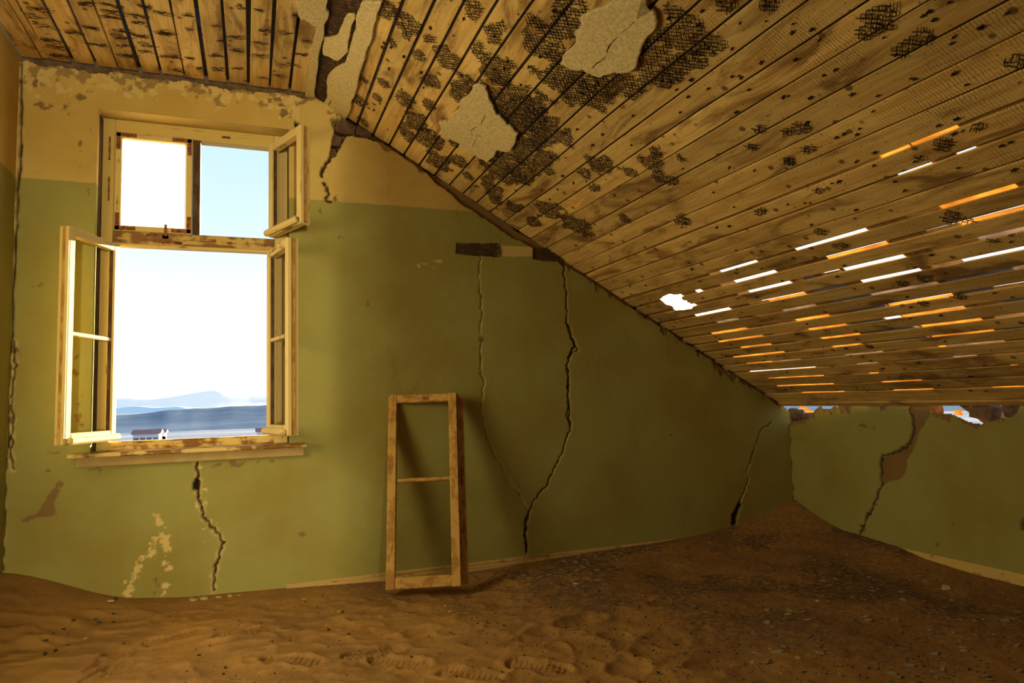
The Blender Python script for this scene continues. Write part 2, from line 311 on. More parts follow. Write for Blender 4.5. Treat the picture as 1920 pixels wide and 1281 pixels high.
# ------------------------------------------------------------------ height-field walls
def seg_dist(P, Q, a, b):
    ab = b - a; t = np.clip(((P - a[0]) * ab[0] + (Q - a[1]) * ab[1]) / (ab @ ab + 1e-12), 0, 1)
    return np.hypot(P - a[0] - t * ab[0], Q - a[1] - t * ab[1])
def inside(P, Q, poly):
    r = np.zeros(P.shape, bool); k = len(poly)
    for i in range(k):
        (x1, y1), (x2, y2) = poly[i], poly[(i + 1) % k]
        c = ((y1 > Q) != (y2 > Q)) & (P < (x2 - x1) * (Q - y1) / (y2 - y1 + 1e-12) + x1); r ^= c
    return r
class Relief:
    """a wall skin on a grid: D = depth behind the painted face, M = bare mud, L = pale undercoat, K = crack"""
    def __init__(s, a0, a1, b0, b1, st, seed):
        s.a = np.arange(a0, a1 + st / 2, st); s.b = np.arange(b0, b1 + st / 2, st); s.P, s.Q = np.meshgrid(s.a, s.b, indexing='ij')
        s.D = (fbm(s.P, s.Q, 3, 4, seed) - .5) * .014 + (fbm(s.P, s.Q, 30, 3, seed + 9) - .5) * .003
        s.M = np.zeros_like(s.P); s.L = np.zeros_like(s.P); s.K = np.zeros_like(s.P); s.cut = np.zeros(s.P.shape, bool); s.seed = seed
    def sub(s, x0, x1, y0, y1):
        i0, i1 = np.searchsorted(s.a, (x0, x1)); j0, j1 = np.searchsorted(s.b, (y0, y1)); return (slice(i0, i1), slice(j0, j1))
    def crack(s, pts, w=.006, depth=.03, halo=.0, wig=.012, ink=1.0):
        pts = [np.array(p) for p in pts]; r = random.Random(len(pts) * 31 + int(abs(pts[0][0]) * 1000))
        for _ in range(3):
            q = []
            for a, b in zip(pts, pts[1:]):
                L = np.hypot(*(b - a)); nrm_ = np.array([-(b - a)[1], (b - a)[0]]) / (L + 1e-9)
                q += [a, (a + b) / 2 + nrm_ * r.uniform(-1, 1) * min(wig, L * .22)]
            pts = q + [pts[-1]]
        for i, (a, b) in enumerate(zip(pts, pts[1:])):
            ww = w * (.55 + .9 * r.random()); R = max(ww, halo) * 3 + .02
            sl_ = s.sub(min(a[0], b[0]) - R, max(a[0], b[0]) + R, min(a[1], b[1]) - R, max(a[1], b[1]) + R)
            P, Q = s.P[sl_], s.Q[sl_]
            if P.size == 0: continue
            d = seg_dist(P, Q, a, b); k = 1 - sstep(ww * .25, ww + .0025, d)
            s.K[sl_] = np.maximum(s.K[sl_], k * ink); s.D[sl_] = np.maximum(s.D[sl_], depth * k)
            if halo:
                h = (1 - sstep(halo * .3, halo * 1.6, d + (fbm(P, Q, 40, 3, s.seed + 3) - .5) * halo * 2.2)); s.L[sl_] = np.maximum(s.L[sl_], h * .8)
    def blob(s, c, rx, ry, amt=.5, what='M', freq=45, depth=.004, soft=.06):
        sl_ = s.sub(c[0] - rx * 1.4, c[0] + rx * 1.4, c[1] - ry * 1.4, c[1] + ry * 1.4); P, Q = s.P[sl_], s.Q[sl_]
        if P.size == 0: return
        e = np.hypot((P - c[0]) / rx, (Q - c[1]) / ry); n = fbm(P + c[0] * 5, Q, freq, 4, s.seed + 5)
        k = sstep(0, soft, n - (1 - amt) - .38 * (e - .35)) * (e < 1.4)
        A = getattr(s, what); A[sl_] = np.maximum(A[sl_], k); s.D[sl_] = np.maximum(s.D[sl_], depth * k)
    def poly(s, pl, what='M', depth=.01, edge=.006, rough=.012):
        pl = np.array(pl); sl_ = s.sub(pl[:, 0].min() - .05, pl[:, 0].max() + .05, pl[:, 1].min() - .05, pl[:, 1].max() + .05)
        P, Q = s.P[sl_], s.Q[sl_]
        dx = (fbm(P, Q, 22, 3, s.seed + 11) - .5) * rough * 2; dy = (fbm(P, Q, 22, 3, s.seed + 15) - .5) * rough * 2
        k = inside(P + dx, Q + dy, pl).astype(float); A = getattr(s, what); A[sl_] = np.maximum(A[sl_], k)
        s.D[sl_] = np.maximum(s.D[sl_], (depth + (fbm(P, Q, 25, 4, s.seed + 21) - .5) * depth * .5) * k)
    def build(s, name, to3, mat, parent=None):
        n, m = s.P.shape; V = to3(s.P.ravel(), s.Q.ravel(), s.D.ravel())
        ii, jj = np.meshgrid(np.arange(n - 1), np.arange(m - 1), indexing='ij'); ii = ii.ravel(); jj = jj.ravel()
        q = np.stack([ii * m + jj, (ii + 1) * m + jj, (ii + 1) * m + jj + 1, ii * m + jj + 1], 1)
        q = q[~s.cut[:-1, :-1].ravel()]
        me = grid_mesh(name, V, q, mat); used = s._used = np.unique(q)
        col = np.ones((len(V), 4), np.float32); col[:, 0] = s.M.ravel(); col[:, 1] = s.L.ravel(); col[:, 2] = s.K.ravel()
        at = me.attributes.new('wear_tone', 'FLOAT_COLOR', 'POINT'); at.data.foreach_set('color', col.ravel())
        bm = bmesh.new(); bm.from_mesh(me); bmesh.ops.delete(bm, geom=[v for v in bm.verts if not v.link_faces], context='VERTS'); bm.to_mesh(me); bm.free()
        o = link(bpy.data.objects.new(name, me))
        if parent: o.parent = parent
        return o
def grid_mesh(name, V, q, mat):
    me = bpy.data.meshes.new(name); me.vertices.add(len(V)); me.vertices.foreach_set('co', np.asarray(V, np.float32).ravel())
    me.loops.add(q.size); me.loops.foreach_set('vertex_index', q.ravel().astype(np.int32))
    me.polygons.add(len(q)); me.polygons.foreach_set('loop_start', np.arange(0, q.size, 4, dtype=np.int32))
    me.polygons.foreach_set('use_smooth', np.ones(len(q), bool)); me.update(calc_edges=True); me.materials.append(mat); return me

# window opening in the back wall
WX0, WX1, WZ0, WZ1 = -.808, .218, E - .262, E + 1.702
bp = lambda x, y: (lambda p: np.array([p[0], p[2]]))(onY(x, y, YB))
R1 = Relief(XL - .01, XR + .02, .02, ZC, .0068, 3)
topz = np.minimum(ZC - .028, E + S0 - TAN * R1.P - .006) - (fbm(R1.P, R1.Q * 0 + 2, 14, 4, 40) - .4) * .05
R1.cut = (R1.Q > topz) | ((R1.P > WX0) & (R1.P < WX1) & (R1.Q > WZ0) & (R1.Q < WZ1))
# crumbling along the ceiling and the slope
tb = fbm(R1.P, R1.Q, 26, 4, 61); tb2 = fbm(R1.P, R1.Q, 5, 3, 63)
dtop = topz - R1.Q; flat = R1.P < X0 - .1
kk = sstep(0, .05, tb - .43 - dtop * np.where(flat, 3.2, 4.5) + (tb2 - .5) * .5) * (dtop < .16); R1.M = np.maximum(R1.M, kk * np.where(flat, .75, .9)); R1.D += .006 * kk
kk = sstep(0, .05, fbm(R1.P, R1.Q, 30, 4, 71) - .40 - dtop * 2.3 + (tb2 - .5) * .7) * (dtop < .2) * flat; R1.L = np.maximum(R1.L, kk * .8)
# bare strip that follows the slope
ds = (E + S0 - TAN * R1.P - R1.Q) * CT
pu = (R1.P - X0) / CT
wid = .02 + .055 * sstep(.55, 1.2, pu) * (1 - sstep(1.75, 2.05, pu)) * (.5 + fbm(R1.P, R1.Q * 0, 3, 2, 81))
kk = 1 - sstep(wid - .008, wid + .004, ds + (fbm(R1.P, R1.Q, 20, 3, 83) - .5) * .03); kk *= ~flat
R1.M = np.maximum(R1.M, kk); R1.D = np.maximum(R1.D, kk * .022)
PX = lambda L: [bp(*q) for q in L]
R1.crack(PX([(370, 868), (369, 900), (371, 925), (381, 960), (393, 985), (408, 1000), (421, 1018), (412, 1045), (404, 1070), (402, 1108)]), .0062, .03, .014, .009)
R1.poly(PX([(366, 898), (372, 900), (372, 922), (363, 918), (361, 908)]), 'K', .05, rough=.004)
R1.crack(PX([(1057, 485), (1060, 540), (1063, 600), (1070, 628), (1085, 655), (1070, 670), (1063, 690), (1065, 740), (1069, 800), (1063, 820), (1048, 865), (1028, 905), (1008, 935), (992, 958), (986, 985), (988, 1037)]), .0046, .016, .006)
R1.crack(PX([(1063, 600), (1072, 635), (1080, 650), (1066, 672)]), .007, .02)
R1.crack(PX([(1064, 690), (1065, 740), (1070, 800)]), .006, .02)
R1.crack(PX([(990, 965), (986, 985), (988, 1035)]), .008, .02)
R1.crack(PX([(900, 478), (900, 540), (903, 600), (902, 680), (906, 740), (908, 800), (925, 850), (945, 885), (965, 915), (980, 940), (992, 960)]), .0042, .008, .008, .012, .6)
R1.crack(PX([(1403, 896), (1395, 925), (1385, 945), (1378, 965), (1370, 990)]), .004, .014, .010)
R1.poly(PX([(1388, 938), (1392, 948), (1386, 962), (1380, 985), (1371, 988), (1373, 965), (1380, 950)]), 'K', .04, rough=.008)
R1.crack(PX([(645, 255), (628, 290), (612, 305), (604, 330)]), .010, .04)
R1.crack(PX([(606, 343), (614, 352), (616, 366), (612, 376), (622, 378)]), .009, .012, .0)
R1.crack(PX([(1446, 792), (1425, 812), (1412, 850), (1400, 885)]), .004, .01, .006)
R1.crack(PX([(40, 118), (38, 250), (32, 420), (22, 600), (14, 800), (8, 960), (5, 1070)]), .007, .02, .008, .006)
R1.poly(PX([(552, 226), (562, 229), (570, 236), (556, 239), (551, 236)]), 'K', .05, rough=.004)
R1.crack(PX([(25, 640), (28, 700), (20, 760), (20, 840), (26, 880)]), .005, .012, .012)
# broken-out hole by the valley of the ceiling, lath strip, patches
HOLE = PX([(619, 223), (668, 216), (720, 232), (727, 268), (700, 263), (688, 258), (660, 254), (650, 256), (643, 268), (634, 282), (622, 294), (617, 290), (622, 268), (627, 246)])
R1.poly(HOLE, 'M', .075, rough=.006)
R1.poly(PX([(730, 262), (745, 275), (735, 272)]), 'M', .02)
R1.poly(PX([(856, 456), (934, 459), (934, 482), (900, 479), (857, 475)]), 'M', .014, rough=.006)
R1.poly(PX([(934, 460), (1003, 464), (1003, 481), (934, 482)]), 'L', .004, rough=.006)
R1.poly(PX([(1001, 465), (1042, 466), (1062, 490), (1030, 489), (1001, 486)]), 'M', .02, rough=.006)
R1.poly(PX([(37, 977), (60, 965), (80, 950), (88, 932), (104, 914), (112, 922), (100, 950), (104, 966), (75, 968), (48, 980)]), 'M', .006, rough=.012)
for px, py, r_ in ((110, 910, 8), (90, 880, 5)): R1.blob(bp(px, py), r_ * .004, r_ * .004, .5)
for ln in ([(290, 960), (303, 990), (313, 1010), (314, 1050), (305, 1112)], [(292, 1010), (285, 1030), (262, 1060), (248, 1090), (238, 1115)]):
    pts = PX(ln)
    for a, b in zip(pts, pts[1:]):
        for k in np.linspace(0, 1, 7): R1.blob(a + (b - a) * k + rng.normal(0, .006, 2), .032, .036, .47, 'L', 40, .003)
for k in range(5): R1.blob(bp(300 + rng.normal(0, 8), 1090 + k * 7), .03, .03, .45, 'M', 50)
for px, py, rx, ry, am in ((95, 200, 34, 15, .52), (65, 152, 6, 12, .55), (152, 182, 7, 7, .75), (168, 172, 12, 8, .5), (175, 235, 10, 25, .44), (150, 270, 8, 20, .42), (148, 300, 8, 30, .4),
                           (165, 360, 6, 25, .42), (70, 535, 16, 8, .5), (137, 668, 8, 8, .6), (140, 700, 8, 8, .6), (150, 780, 12, 60, .42), (567, 1005, 5, 6, .75), (25, 655, 12, 14, .55), (20, 700, 7, 50, .45),
                           (14, 785, 10, 16, .55), (532, 213, 9, 9, .7), (556, 231, 9, 9, .3), (548, 245, 20, 16, .4), (100, 850, 20, 6, .42), (430, 872, 60, 12, .42), (495, 868, 40, 8, .42), (180, 880, 30, 8, .42),
                           (630, 372, 14, 12, .5), (612, 352, 10, 18, .5), (690, 570, 10, 8, .46), (755, 573, 8, 8, .46), (905, 640, 12, 30, .42), (903, 700, 12, 30, .4), (1260, 815, 10, 20, .4), (640, 445, 24, 10, .34),
                           (260, 140, 60, 12, .42), (300, 152, 40, 12, .48), (520, 190, 40, 16, .46), (365, 160, 40, 12, .44), (890, 655, 5, 5, .5), (560, 395, 10, 20, .46), (600, 400, 8, 14, .5)):
    R1.blob(bp(px, py), rx * .0031, ry * .0031, am)
for px, py, rx, ry, am in ((330, 150, 60, 10, .5), (450, 165, 60, 10, .5), (540, 185, 30, 12, .5), (380, 950, 20, 50, .44), (400, 995, 18, 30, .46), (795, 500, 60, 12, .38), (370, 878, 12, 20, .4), (820, 490, 20, 10, .45)):
    R1.blob(bp(px, py), rx * .0031, ry * .0031, am, 'L', 40, .002)
wall_back = R1.build('wall_back', lambda p, q, d: np.stack([p, YB + d, q], 1), M_wall)
tag(wall_back, 'cracked wall with the open window, green paint below cream', 'wall', kind='structure')
core = MB(); cy0, cy1 = YB + .09, YB + .30
for a, b in (((XL - .3, -.3), (WX0, ZC + .16)), ((WX1, -.3), (.62, ZC + .16)), ((WX0, -.3), (WX1, WZ0)), ((WX0, WZ1), (WX1, ZC + .16))):
    core.box((a[0], cy0, a[1]), (b[0], cy1, b[1]))
HB = [bp(*q) for q in ((612, 210), (740, 210), (740, 300), (612, 300))]
zs = lambda x: E + S0 - TAN * x
core.prism([(.62, cy0, -.3), (XR + .3, cy0, -.3), (XR + .3, cy0, E - .28), (XR + .02, cy0, E - .28), (XR + .02, cy0, zs(XR) + .10), (.62, cy0, zs(.62) + .10)], (0, cy1 - cy0, 0))
core.box((XL, YB + .016, ZC - .045), (.62, YB + .1, ZC + .16))
core.build('masonry', M_mud, wall_back)
rv = MB()                                                     # painted reveal round the window
rv.box((WX0 - .03, YB + .001, WZ0), (WX0 + .001, YB + .26, WZ1)); rv.box((WX1 - .001, YB + .001, WZ0), (WX1 + .03, YB + .26, WZ1)); rv.box((WX0 - .03, YB + .001, WZ1 - .001), (WX1 + .03, YB + .26, WZ1 + .03))
rv.build('reveal', M_wall, wall_back)
def brick(parent, c, size, rot=0.0, name='brick'):
    bm = bmesh.new(); bmesh.ops.create_cube(bm, size=1)
    bmesh.ops.subdivide_edges(bm, edges=bm.edges, cuts=2, use_grid_fill=True)
    r = random.Random(int(c[0] * 977 + c[1] * 71 + c[2] * 313))
    for v in bm.verts:
        v.co.x *= size[0]; v.co.y *= size[1]; v.co.z *= size[2]
        k = sum(abs(abs(q) / (s_ / 2) - 1) < .01 for q, s_ in zip(v.co, size))
        v.co *= {3: .90, 2: .96}.get(k, 1); v.co += Vector([r.uniform(-1, 1) * .05 * min(size) for _ in range(3)])
    me = bpy.data.meshes.new(name); bm.to_mesh(me); bm.free(); me.materials.append(M_brick)
    o = link(bpy.data.objects.new(name, me)); o.location = c; o.rotation_euler = (0, rot, 0); o.parent = parent; return o
for x0, y0, x1, y1, dep, rt in ((629, 226, 664, 250, .02, .06), (619, 251, 641, 272, .018, .0), (668, 231, 700, 254, .04, .15), (703, 243, 727, 266, .045, .35), (618, 275, 632, 292, .03, -.3)):
    a, b = bp(x0, y0), bp(x1, y1); brick(wall_back, ((a[0] + b[0]) / 2, YB + dep + .04, (a[1] + b[1]) / 2), (abs(b[0] - a[0]), .08, abs(a[1] - b[1])), rt)

# ------------------------------------------------------------------ right knee wall
rp = lambda x, y: (lambda p: np.array([p[1], p[2]]))(onX(x, y, XR))
RX = lambda L: [rp(*q) for q in L]
R2 = Relief(2.25, YB + .012, .02, E - .075, .0068, 5)
TOP = RX([(1462, 772), (1470, 785), (1478, 798), (1490, 791), (1515, 787), (1533, 766), (1541, 761), (1543, 767), (1560, 768), (1566, 761), (1575, 766), (1590, 770), (1604, 758), (1640, 758), (1652, 766), (1668, 757), (1745, 757), (1746, 775), (1755, 776), (1790, 779), (1805, 786), (1820, 794), (1840, 797), (1860, 791), (1880, 786), (1897, 784), (1908, 776), (1913, 764), (1920, 758)])
EAVE = E - .084
TOP = [(q[0], q[1] + (.05 if q[1] > E - .1085 else 0)) for q in TOP]
ty = np.array([q[0] for q in TOP])[::-1]; tz = np.array([q[1] for q in TOP])[::-1]
tops = np.interp(R2.P, ty, tz, left=E - .12) + (fbm(R2.P, R2.Q * 0, 60, 3, 91) - .5) * .008
R2.cut = R2.Q > np.minimum(tops, EAVE + .004)
dt = tops - R2.Q
R2.M = sstep(0, .05, fbm(R2.P, R2.Q, 30, 3, 95) - .28 - dt * 9) * (dt < .08) * (fbm(R2.P, R2.Q * 0, 4, 2, 96) > .42)
R2.poly(RX([(1700, 756), (1748, 756), (1743, 780), (1735, 790), (1722, 810), (1716, 830), (1708, 850), (1700, 862), (1697, 885), (1686, 900), (1665, 903), (1652, 914), (1650, 895), (1649, 858), (1660, 858), (1675, 850), (1690, 838), (1706, 828), (1711, 805), (1709, 788), (1704, 772)]), 'M', .014, rough=.006)
R2.crack(RX([(1704, 765), (1710, 790), (1711, 808), (1704, 830), (1690, 840), (1672, 852), (1652, 857), (1650, 895), (1652, 912)]), .005, .022)
R2.crack(RX([(1652, 908), (1643, 935), (1632, 960), (1624, 974), (1610, 1003)]), .006, .014, .0)
R2.crack(RX([(1646, 925), (1640, 940)]), .008, .02); R2.crack(RX([(1633, 956), (1622, 975)]), .008, .02)
for px, py, r_, am in ((1640, 945, 7, .55), (1630, 965, 8, .55), (1618, 990, 9, .6), (1615, 800, 10, .6), (1640, 803, 6, .5), (1670, 880, 12, .35), (1860, 860, 5, .3), (1788, 983, 4, .6), (1758, 1022, 4, .6), (1830, 800, 8, .4)): R2.blob(rp(px, py), r_ * .0045, r_ * .003, am)
R2.poly(RX([(1919, 972), (1926, 972), (1928, 990), (1922, 996), (1915, 994), (1912, 984)]), 'K', .05, rough=.004)
R2.crack(RX([(1479, 803), (1480, 850), (1482, 900), (1486, 940)]), .008, .02)
wall_right = R2.build('wall_right', lambda p, q, d: np.stack([XR + d, p, q], 1)[:, [0, 1, 2]], M_wall)
tag(wall_right, 'low green knee wall under the slope, broken away along its top', 'wall', kind='structure')
rc = MB()
cz = lambda a: (lambda b: E + (b - E) * 1.06 - .02 if b < EAVE - .003 else EAVE)(float(np.interp(a, ty, tz)))
gy_ = np.arange(2.3, YB + .03, .02)
prof = [(YR, -.3), (YR, EAVE)] + [(float(a), min(cz(a - d) for d in np.arange(0, .19, .02))) for a in gy_] + [(YB + .03, E - .19), (YB + .03, -.3)]
rc.prism([(XR + .03, a, b) for a, b in prof], (.20, 0, 0)); rc.box((XR - .0, YR, -.3), (XR + .04, 2.26, EAVE)); rc.build('masonry', M_mud, wall_right)
for x0, y0, x1, y1, dep, rt in ((1700, 748, 1745, 786, .02, 0), (1804, 757, 1850, 789, .05, .28), (1872, 748, 1910, 785, .02, 0), (1464, 768, 1480, 786, .06, .2), (1566, 752, 1604, 770, .015, 0), (1484, 776, 1498, 792, .10, -.3)):
    a, b = rp(x0, y0), rp(x1, y1); o = brick(wall_right, (XR + dep + .05, (a[0] + b[0]) / 2, (a[1] + b[1]) / 2), (.10, abs(b[0] - a[0]), abs(a[1] - b[1])), 0); o.rotation_euler = (rt, 0, 0)

for pl in ([(1496, 762), (1504, 762), (1531, 776), (1529, 783), (1521, 779)], [(1812, 757), (1829, 757), (1851, 770), (1846, 773)], [(1743, 759), (1755, 759), (1757, 770), (1744, 773)], [(1847, 775), (1858, 773), (1874, 787), (1850, 786)], [(1788, 770), (1799, 769), (1802, 779), (1790, 778)], [(1474, 786), (1490, 783), (1491, 800), (1483, 792)]):
    m = MB(); m.prism([onX(x, y, XR + .26) for x, y in pl], (.02, 0, 0)); m.build('splintered_wood', M_glow, wall_right)  # translucent orange put in for sunlight on the broken wood

# ------------------------------------------------------------------ left and rear walls, floor boards
wl = MB()
for y0, y1, z0, z1 in ((YR - .3, 2.15, -.3, ZC + .03), (3.25, YB + .3, -.3, ZC + .03), (2.15, 3.25, -.3, .95), (2.15, 3.25, 2.3, ZC + .03)): wl.box((XL - .3, y0, z0), (XL, y1, z1))  # opening added out of view to let the side lamp in
o = wl.build('wall_left', M_wall); tag(o, 'side wall left of the window, green below cream', 'wall', kind='structure')
DX0, DX1, DZ = -.62, .42, 2.25
wr = MB(); wr.box((XL, YR - .25, -.3), (DX0, YR, ZC + .05)); wr.box((DX0, YR - .25, DZ), (DX1, YR, ZC + .05)); wr.box((DX1, YR - .25, -.3), (XR + .3, YR, ZC + .05))
o = wr.build('wall_rear', M_wall); tag(o, 'wall behind the camera with an open doorway', 'wall', kind='structure')
fl = MB(); fl.box((XL - .3, YR - 1.5, -.3), (XR + .3, YB + .3, 0.0)); o = fl.build('floor', M_floor); tag(o, 'wooden floor hidden under the drifted sand', 'floor', kind='structure')

# ------------------------------------------------------------------ ceilings: planks one by one
rnd = random.Random(11)
def plank_strip(name, parent, lo, hi, ys, to3, t, mat):
    """a board between edge functions lo(y) and hi(y), with thickness t"""
    n = len(ys); vs = []
    for y in ys:
        a, b = lo(y), hi(y)
        c = min(.003, (b - a) * .2)
        vs += [to3(a, y, .0015), to3(a + c, y, 0), to3(b - c, y, 0), to3(b, y, .0015), to3(b, y, t), to3(a, y, t)]
    fs = []
    for i in range(n - 1):
        for k in range(6): fs.append((i * 6 + k, i * 6 + (k + 1) % 6, i * 6 + 6 + (k + 1) % 6, i * 6 + 6 + k))
    fs += [tuple(range(6)), tuple(range((n - 1) * 6 + 5, (n - 1) * 6 - 1, -1))]
    m = MB(); m.add(vs, fs); return m.build(name, mat, parent)
ceiling = empty('ceiling', (0, 0, 0)); tag(ceiling, 'flat plank ceiling above the window with dark open joints', 'ceiling', kind='structure')
fgaps = [(-1.18, .004), (-1.081, .004), (-1.044, .004), (-.93, .011), (-.817, .010), (-.709, .005), (-.599, .014), (-.488, .009), (-.367, .007), (-.25, .013), (-.133, .008), (-.017, .013), (.104, .011), (.221, .011), (.345, .008)]
yys = [YR, -.5, 1.0, 1.8, 2.4, 2.8, 3.1, 3.4, 3.7, 3.95, 4.1, 4.2, YB - .012]
wob = {}
def wobble(key, y, amp=.003):
    if key not in wob: wob[key] = (rnd.uniform(0, 6), rnd.uniform(1.5, 3.5), rnd.uniform(0, 6), rnd.uniform(4, 7))
    a, b, c, d = wob[key]; return amp * (math.sin(a + b * y) * .7 + math.sin(c + d * y) * .3)
for i in range(len(fgaps) - 1):
    (a, ga), (b, gb) = fgaps[i], fgaps[i + 1]
    plank_strip('plank', ceiling, lambda y: a + ga * .8 + wobble(('f', i, 0), y), lambda y: b - gb * .8 + wobble(('f', i, 1), y), yys, lambda u, y, n: (u, y, ZC + n + wobble(('fz', i), y, .004)), .018, M_plank)
plank_strip('plank', ceiling, lambda y: .345, lambda y: .40, yys, lambda u, y, n: (u, y, ZC + .004 + n), .018, M_darkwood)

slope = empty('ceiling', (0, 0, 0)); slope['kind'] = 'structure'; tag(slope, 'sloping plank ceiling with wire mesh scraps and sunlit slits', 'ceiling')
UG = [.0, .115, .205, .295, .416, .53, .645, .76, .88, .995, 1.105, 1.213, 1.327, 1.447, 1.56, 1.668, 1.792, 1.908, 2.021, 2.137, 2.25, 2.375, 2.486, 2.60, 2.713, 2.825, 2.939, 3.048, 3.155, 3.262, 3.366, 3.466, 3.576, 3.69, 3.80, 3.906, 4.02, 4.09]
GW = [.003, .004, .004, .016, .014, .012, .011, .011, .012, .010, .011, .010, .009, .008, .008, .006, .008, .006, .007, .016, .013, .008, .024, .027, .027, .026, .025, .026, .024, .024, .020, .017, .016, .015, .017, .016, .005, .0]
TK = .006
ysl = [YR, -1.0, .4, .9, 1.3, 1.7, 2.0, 2.3, 2.6, 2.9, 3.2, 3.5, 3.74, 3.79, 3.82, 3.87, 3.91, 3.95, 4.0, 4.15, YB + .03]
notch = lambda y, d: d * max(0, 1 - ((y - 3.872) / .09) ** 2) * (1 + .3 * math.sin(y * 170))
HY0, HY1 = 3.76, 3.985                                        # break added in one board, widened to stand for the sun's glare
for i in range(len(UG) - 1):
    a, b = UG[i], UG[i + 1]; ga, gb = GW[i], GW[i + 1]
    lo = lambda y: a + ga / 2 + wobble(('s', i), y, .0022 if ga > .014 else .003)
    hi = lambda y: b - gb / 2 + wobble(('s', i + 1), y, .0022 if gb > .014 else .003)
    if i == 22: h0 = hi; hi = lambda y: h0(y) - notch(y, .035)
    if i == 24: l0 = lo; lo = lambda y: l0(y) + notch(y, .026)
    to3 = lambda u, y, n: SP(u, y, n + wobble(('sz', i), y, .002))
    mt = M_darkwood if i in (0, 1) else M_plank
    if i == 23:
        plank_strip('plank', slope, lo, hi, [q for q in ysl if q < HY0 - .02] + [HY0 - .012, HY0], to3, TK, mt)
        plank_strip('plank', slope, lo, hi, [HY1, HY1 + .02] + [q for q in ysl if q > HY1 + .04], to3, TK, mt)
        for (ya, yb, f0, f1) in ((HY0, HY0 + .03, 0, .55), (HY0, HY0 + .018, .55, .8), (HY1 - .03, HY1, .45, 1), (HY1 - .05, HY1, .8, 1)):   # splintered ends shaped for the added break
            m = MB(); w_ = b - a; u1, u2 = a + .013 + (w_ - .026) * f0, a + .013 + (w_ - .026) * f1
            tipy = yb if ya == HY0 else ya; rooty = ya if ya == HY0 else yb
            m.prism([SP(u1, rooty), SP(u2, rooty), SP((u1 + u2) / 2 + .004, tipy)], SP(0, 0, TK) - SP(0, 0, 0)); m.build('splinter', mt, slope)
    else: plank_strip('plank', slope, lo, hi, ysl, to3, TK, mt)
m = MB(); ea = SP(4.10, 0, 0); m.bar(SP(4.062, YR, -.007), SP(4.062, YB, -.007), (CT, 0, -ST), .05, .016); m.build('eave_batten', M_plank, slope)

# ------------------------------------------------------------------ roof above: rafters, strips added to glow in the joints or block them
roof = empty('roof', (0, 0, 0)); tag(roof, 'rafters and added joint covers above the sloping boards', 'roof', kind='structure')
RY = [3.495, 2.875, 2.18, 1.50, .82, .14, -.54, -1.22, -1.9]
for y in RY:
    m = MB(); m.bar(SP(.06, y, .085), SP(4.55, y, .085), (0, 1, 0), .055, .14); m.build('rafter', M_rafter, roof)
SEG = {19: [((1564, 330), (1700, 272), 'O'), ((1702, 270), (1792, 237), 'O')],
       20: [((1680, 330), (1745, 308), 'W'), ((1790, 291), (1826, 277), 'W')],
       22: [((1699, 409), (1905, 351), 'O'), ((1485, 467), (1619, 429), 'W'), ((1322, 512), (1413, 488), 'W')],
       23: [((1730, 434), (1935, 386), 'O'), ((1547, 484), (1668, 456), 'O'), ((1345, 534), (1450, 508), 'W'), ((1300, 546), (1331, 558), 'W')],
       24: [((1745, 471), (1930, 426), 'T'), ((1577, 505), (1692, 479), 'W'), ((1535, 513), (1570, 506), 'O'), ((1375, 550), (1480, 528), 'W'), ((1482, 527), (1524, 519), 'T')],
       25: [((1735, 504), (1930, 463), 'W'), ((1610, 528), (1722, 506), 'W'), ((1400, 570), (1516, 547), 'O'), ((1518, 546), (1583, 533), 'G'), ((1300, 592), (1364, 578), 'W')],
       26: [((1547, 562), (1930, 499), 'G'), ((1410, 593), (1524, 571), 'T'), ((1340, 604), (1380, 597), 'G')],
       27: [((1860, 543), (1935, 530), 'O'), ((1795, 554), (1858, 544), 'G'), ((1663, 573), (1793, 554), 'O'), ((1590, 584), (1660, 573), 'G'), ((1425, 610), (1548, 589), 'O'), ((1330, 625), (1395, 614), 'O')],
       28: [((1825, 577), (1935, 559), 'T'), ((1690, 596), (1808, 579), 'O'), ((1655, 601), (1688, 596), 'W'), ((1612, 607), (1652, 601), 'G'), ((1446, 627), (1583, 608), 'O'), ((1345, 642), (1428, 630), 'O')],
       29: [((1862, 597), (1935, 586), 'W'), ((1725, 613), (1838, 600), 'O'), ((1630, 625), (1722, 614), 'G'), ((1489, 641), (1608, 626), 'O'), ((1390, 655), (1446, 648), 'O')],
       30: [((1888, 618), (1935, 611), 'G'), ((1745, 633), (1862, 621), 'O'), ((1660, 642), (1742, 634), 'G'), ((1497, 659), (1614, 647), 'O'), ((1375, 672), (1470, 662), 'O')],
       31: [((1915, 638), (1935, 636), 'G'), ((1680, 660), (1884, 643), 'T'), ((1505, 674), (1656, 662), 'G'), ((1400, 684), (1500, 675), 'T')],
       32: [((1710, 677), (1830, 668), 'G'), ((1570, 688), (1645, 682), 'G'), ((1405, 699), (1530, 692), 'W')],
       33: [((1890, 685), (1904, 684), 'O'), ((1596, 703), (1645, 700), 'O'), ((1440, 711), (1545, 707), 'O')],
       34: [((1615, 719), (1725, 713), 'O'), ((1460, 728), (1563, 722), 'O')],
       35: [((1800, 728), (1935, 723), 'O'), ((1660, 734), (1748, 730), 'O'), ((1505, 739), (1583, 736), 'O')],
       3: [((682, 198), (690, 178), 'O')], 4: [((722, 205), (729, 190), 'O')], 5: [((756, 222), (761, 213), 'O')], 7: [((819, 265), (823, 258), 'O')], 8: [((849, 287), (854, 280), 'O')], 9: [((879, 306), (884, 300), 'O')]}
fe, fd = MB(), MB(); N0 = TK + .0035
def cover(mb, u, y0, y1, hw): mb.prism([SP(u - hw, y0, N0), SP(u + hw, y0, N0), SP(u + hw, y1, N0), SP(u - hw, y1, N0)], SP(0, 0, .003) - SP(0, 0, 0))
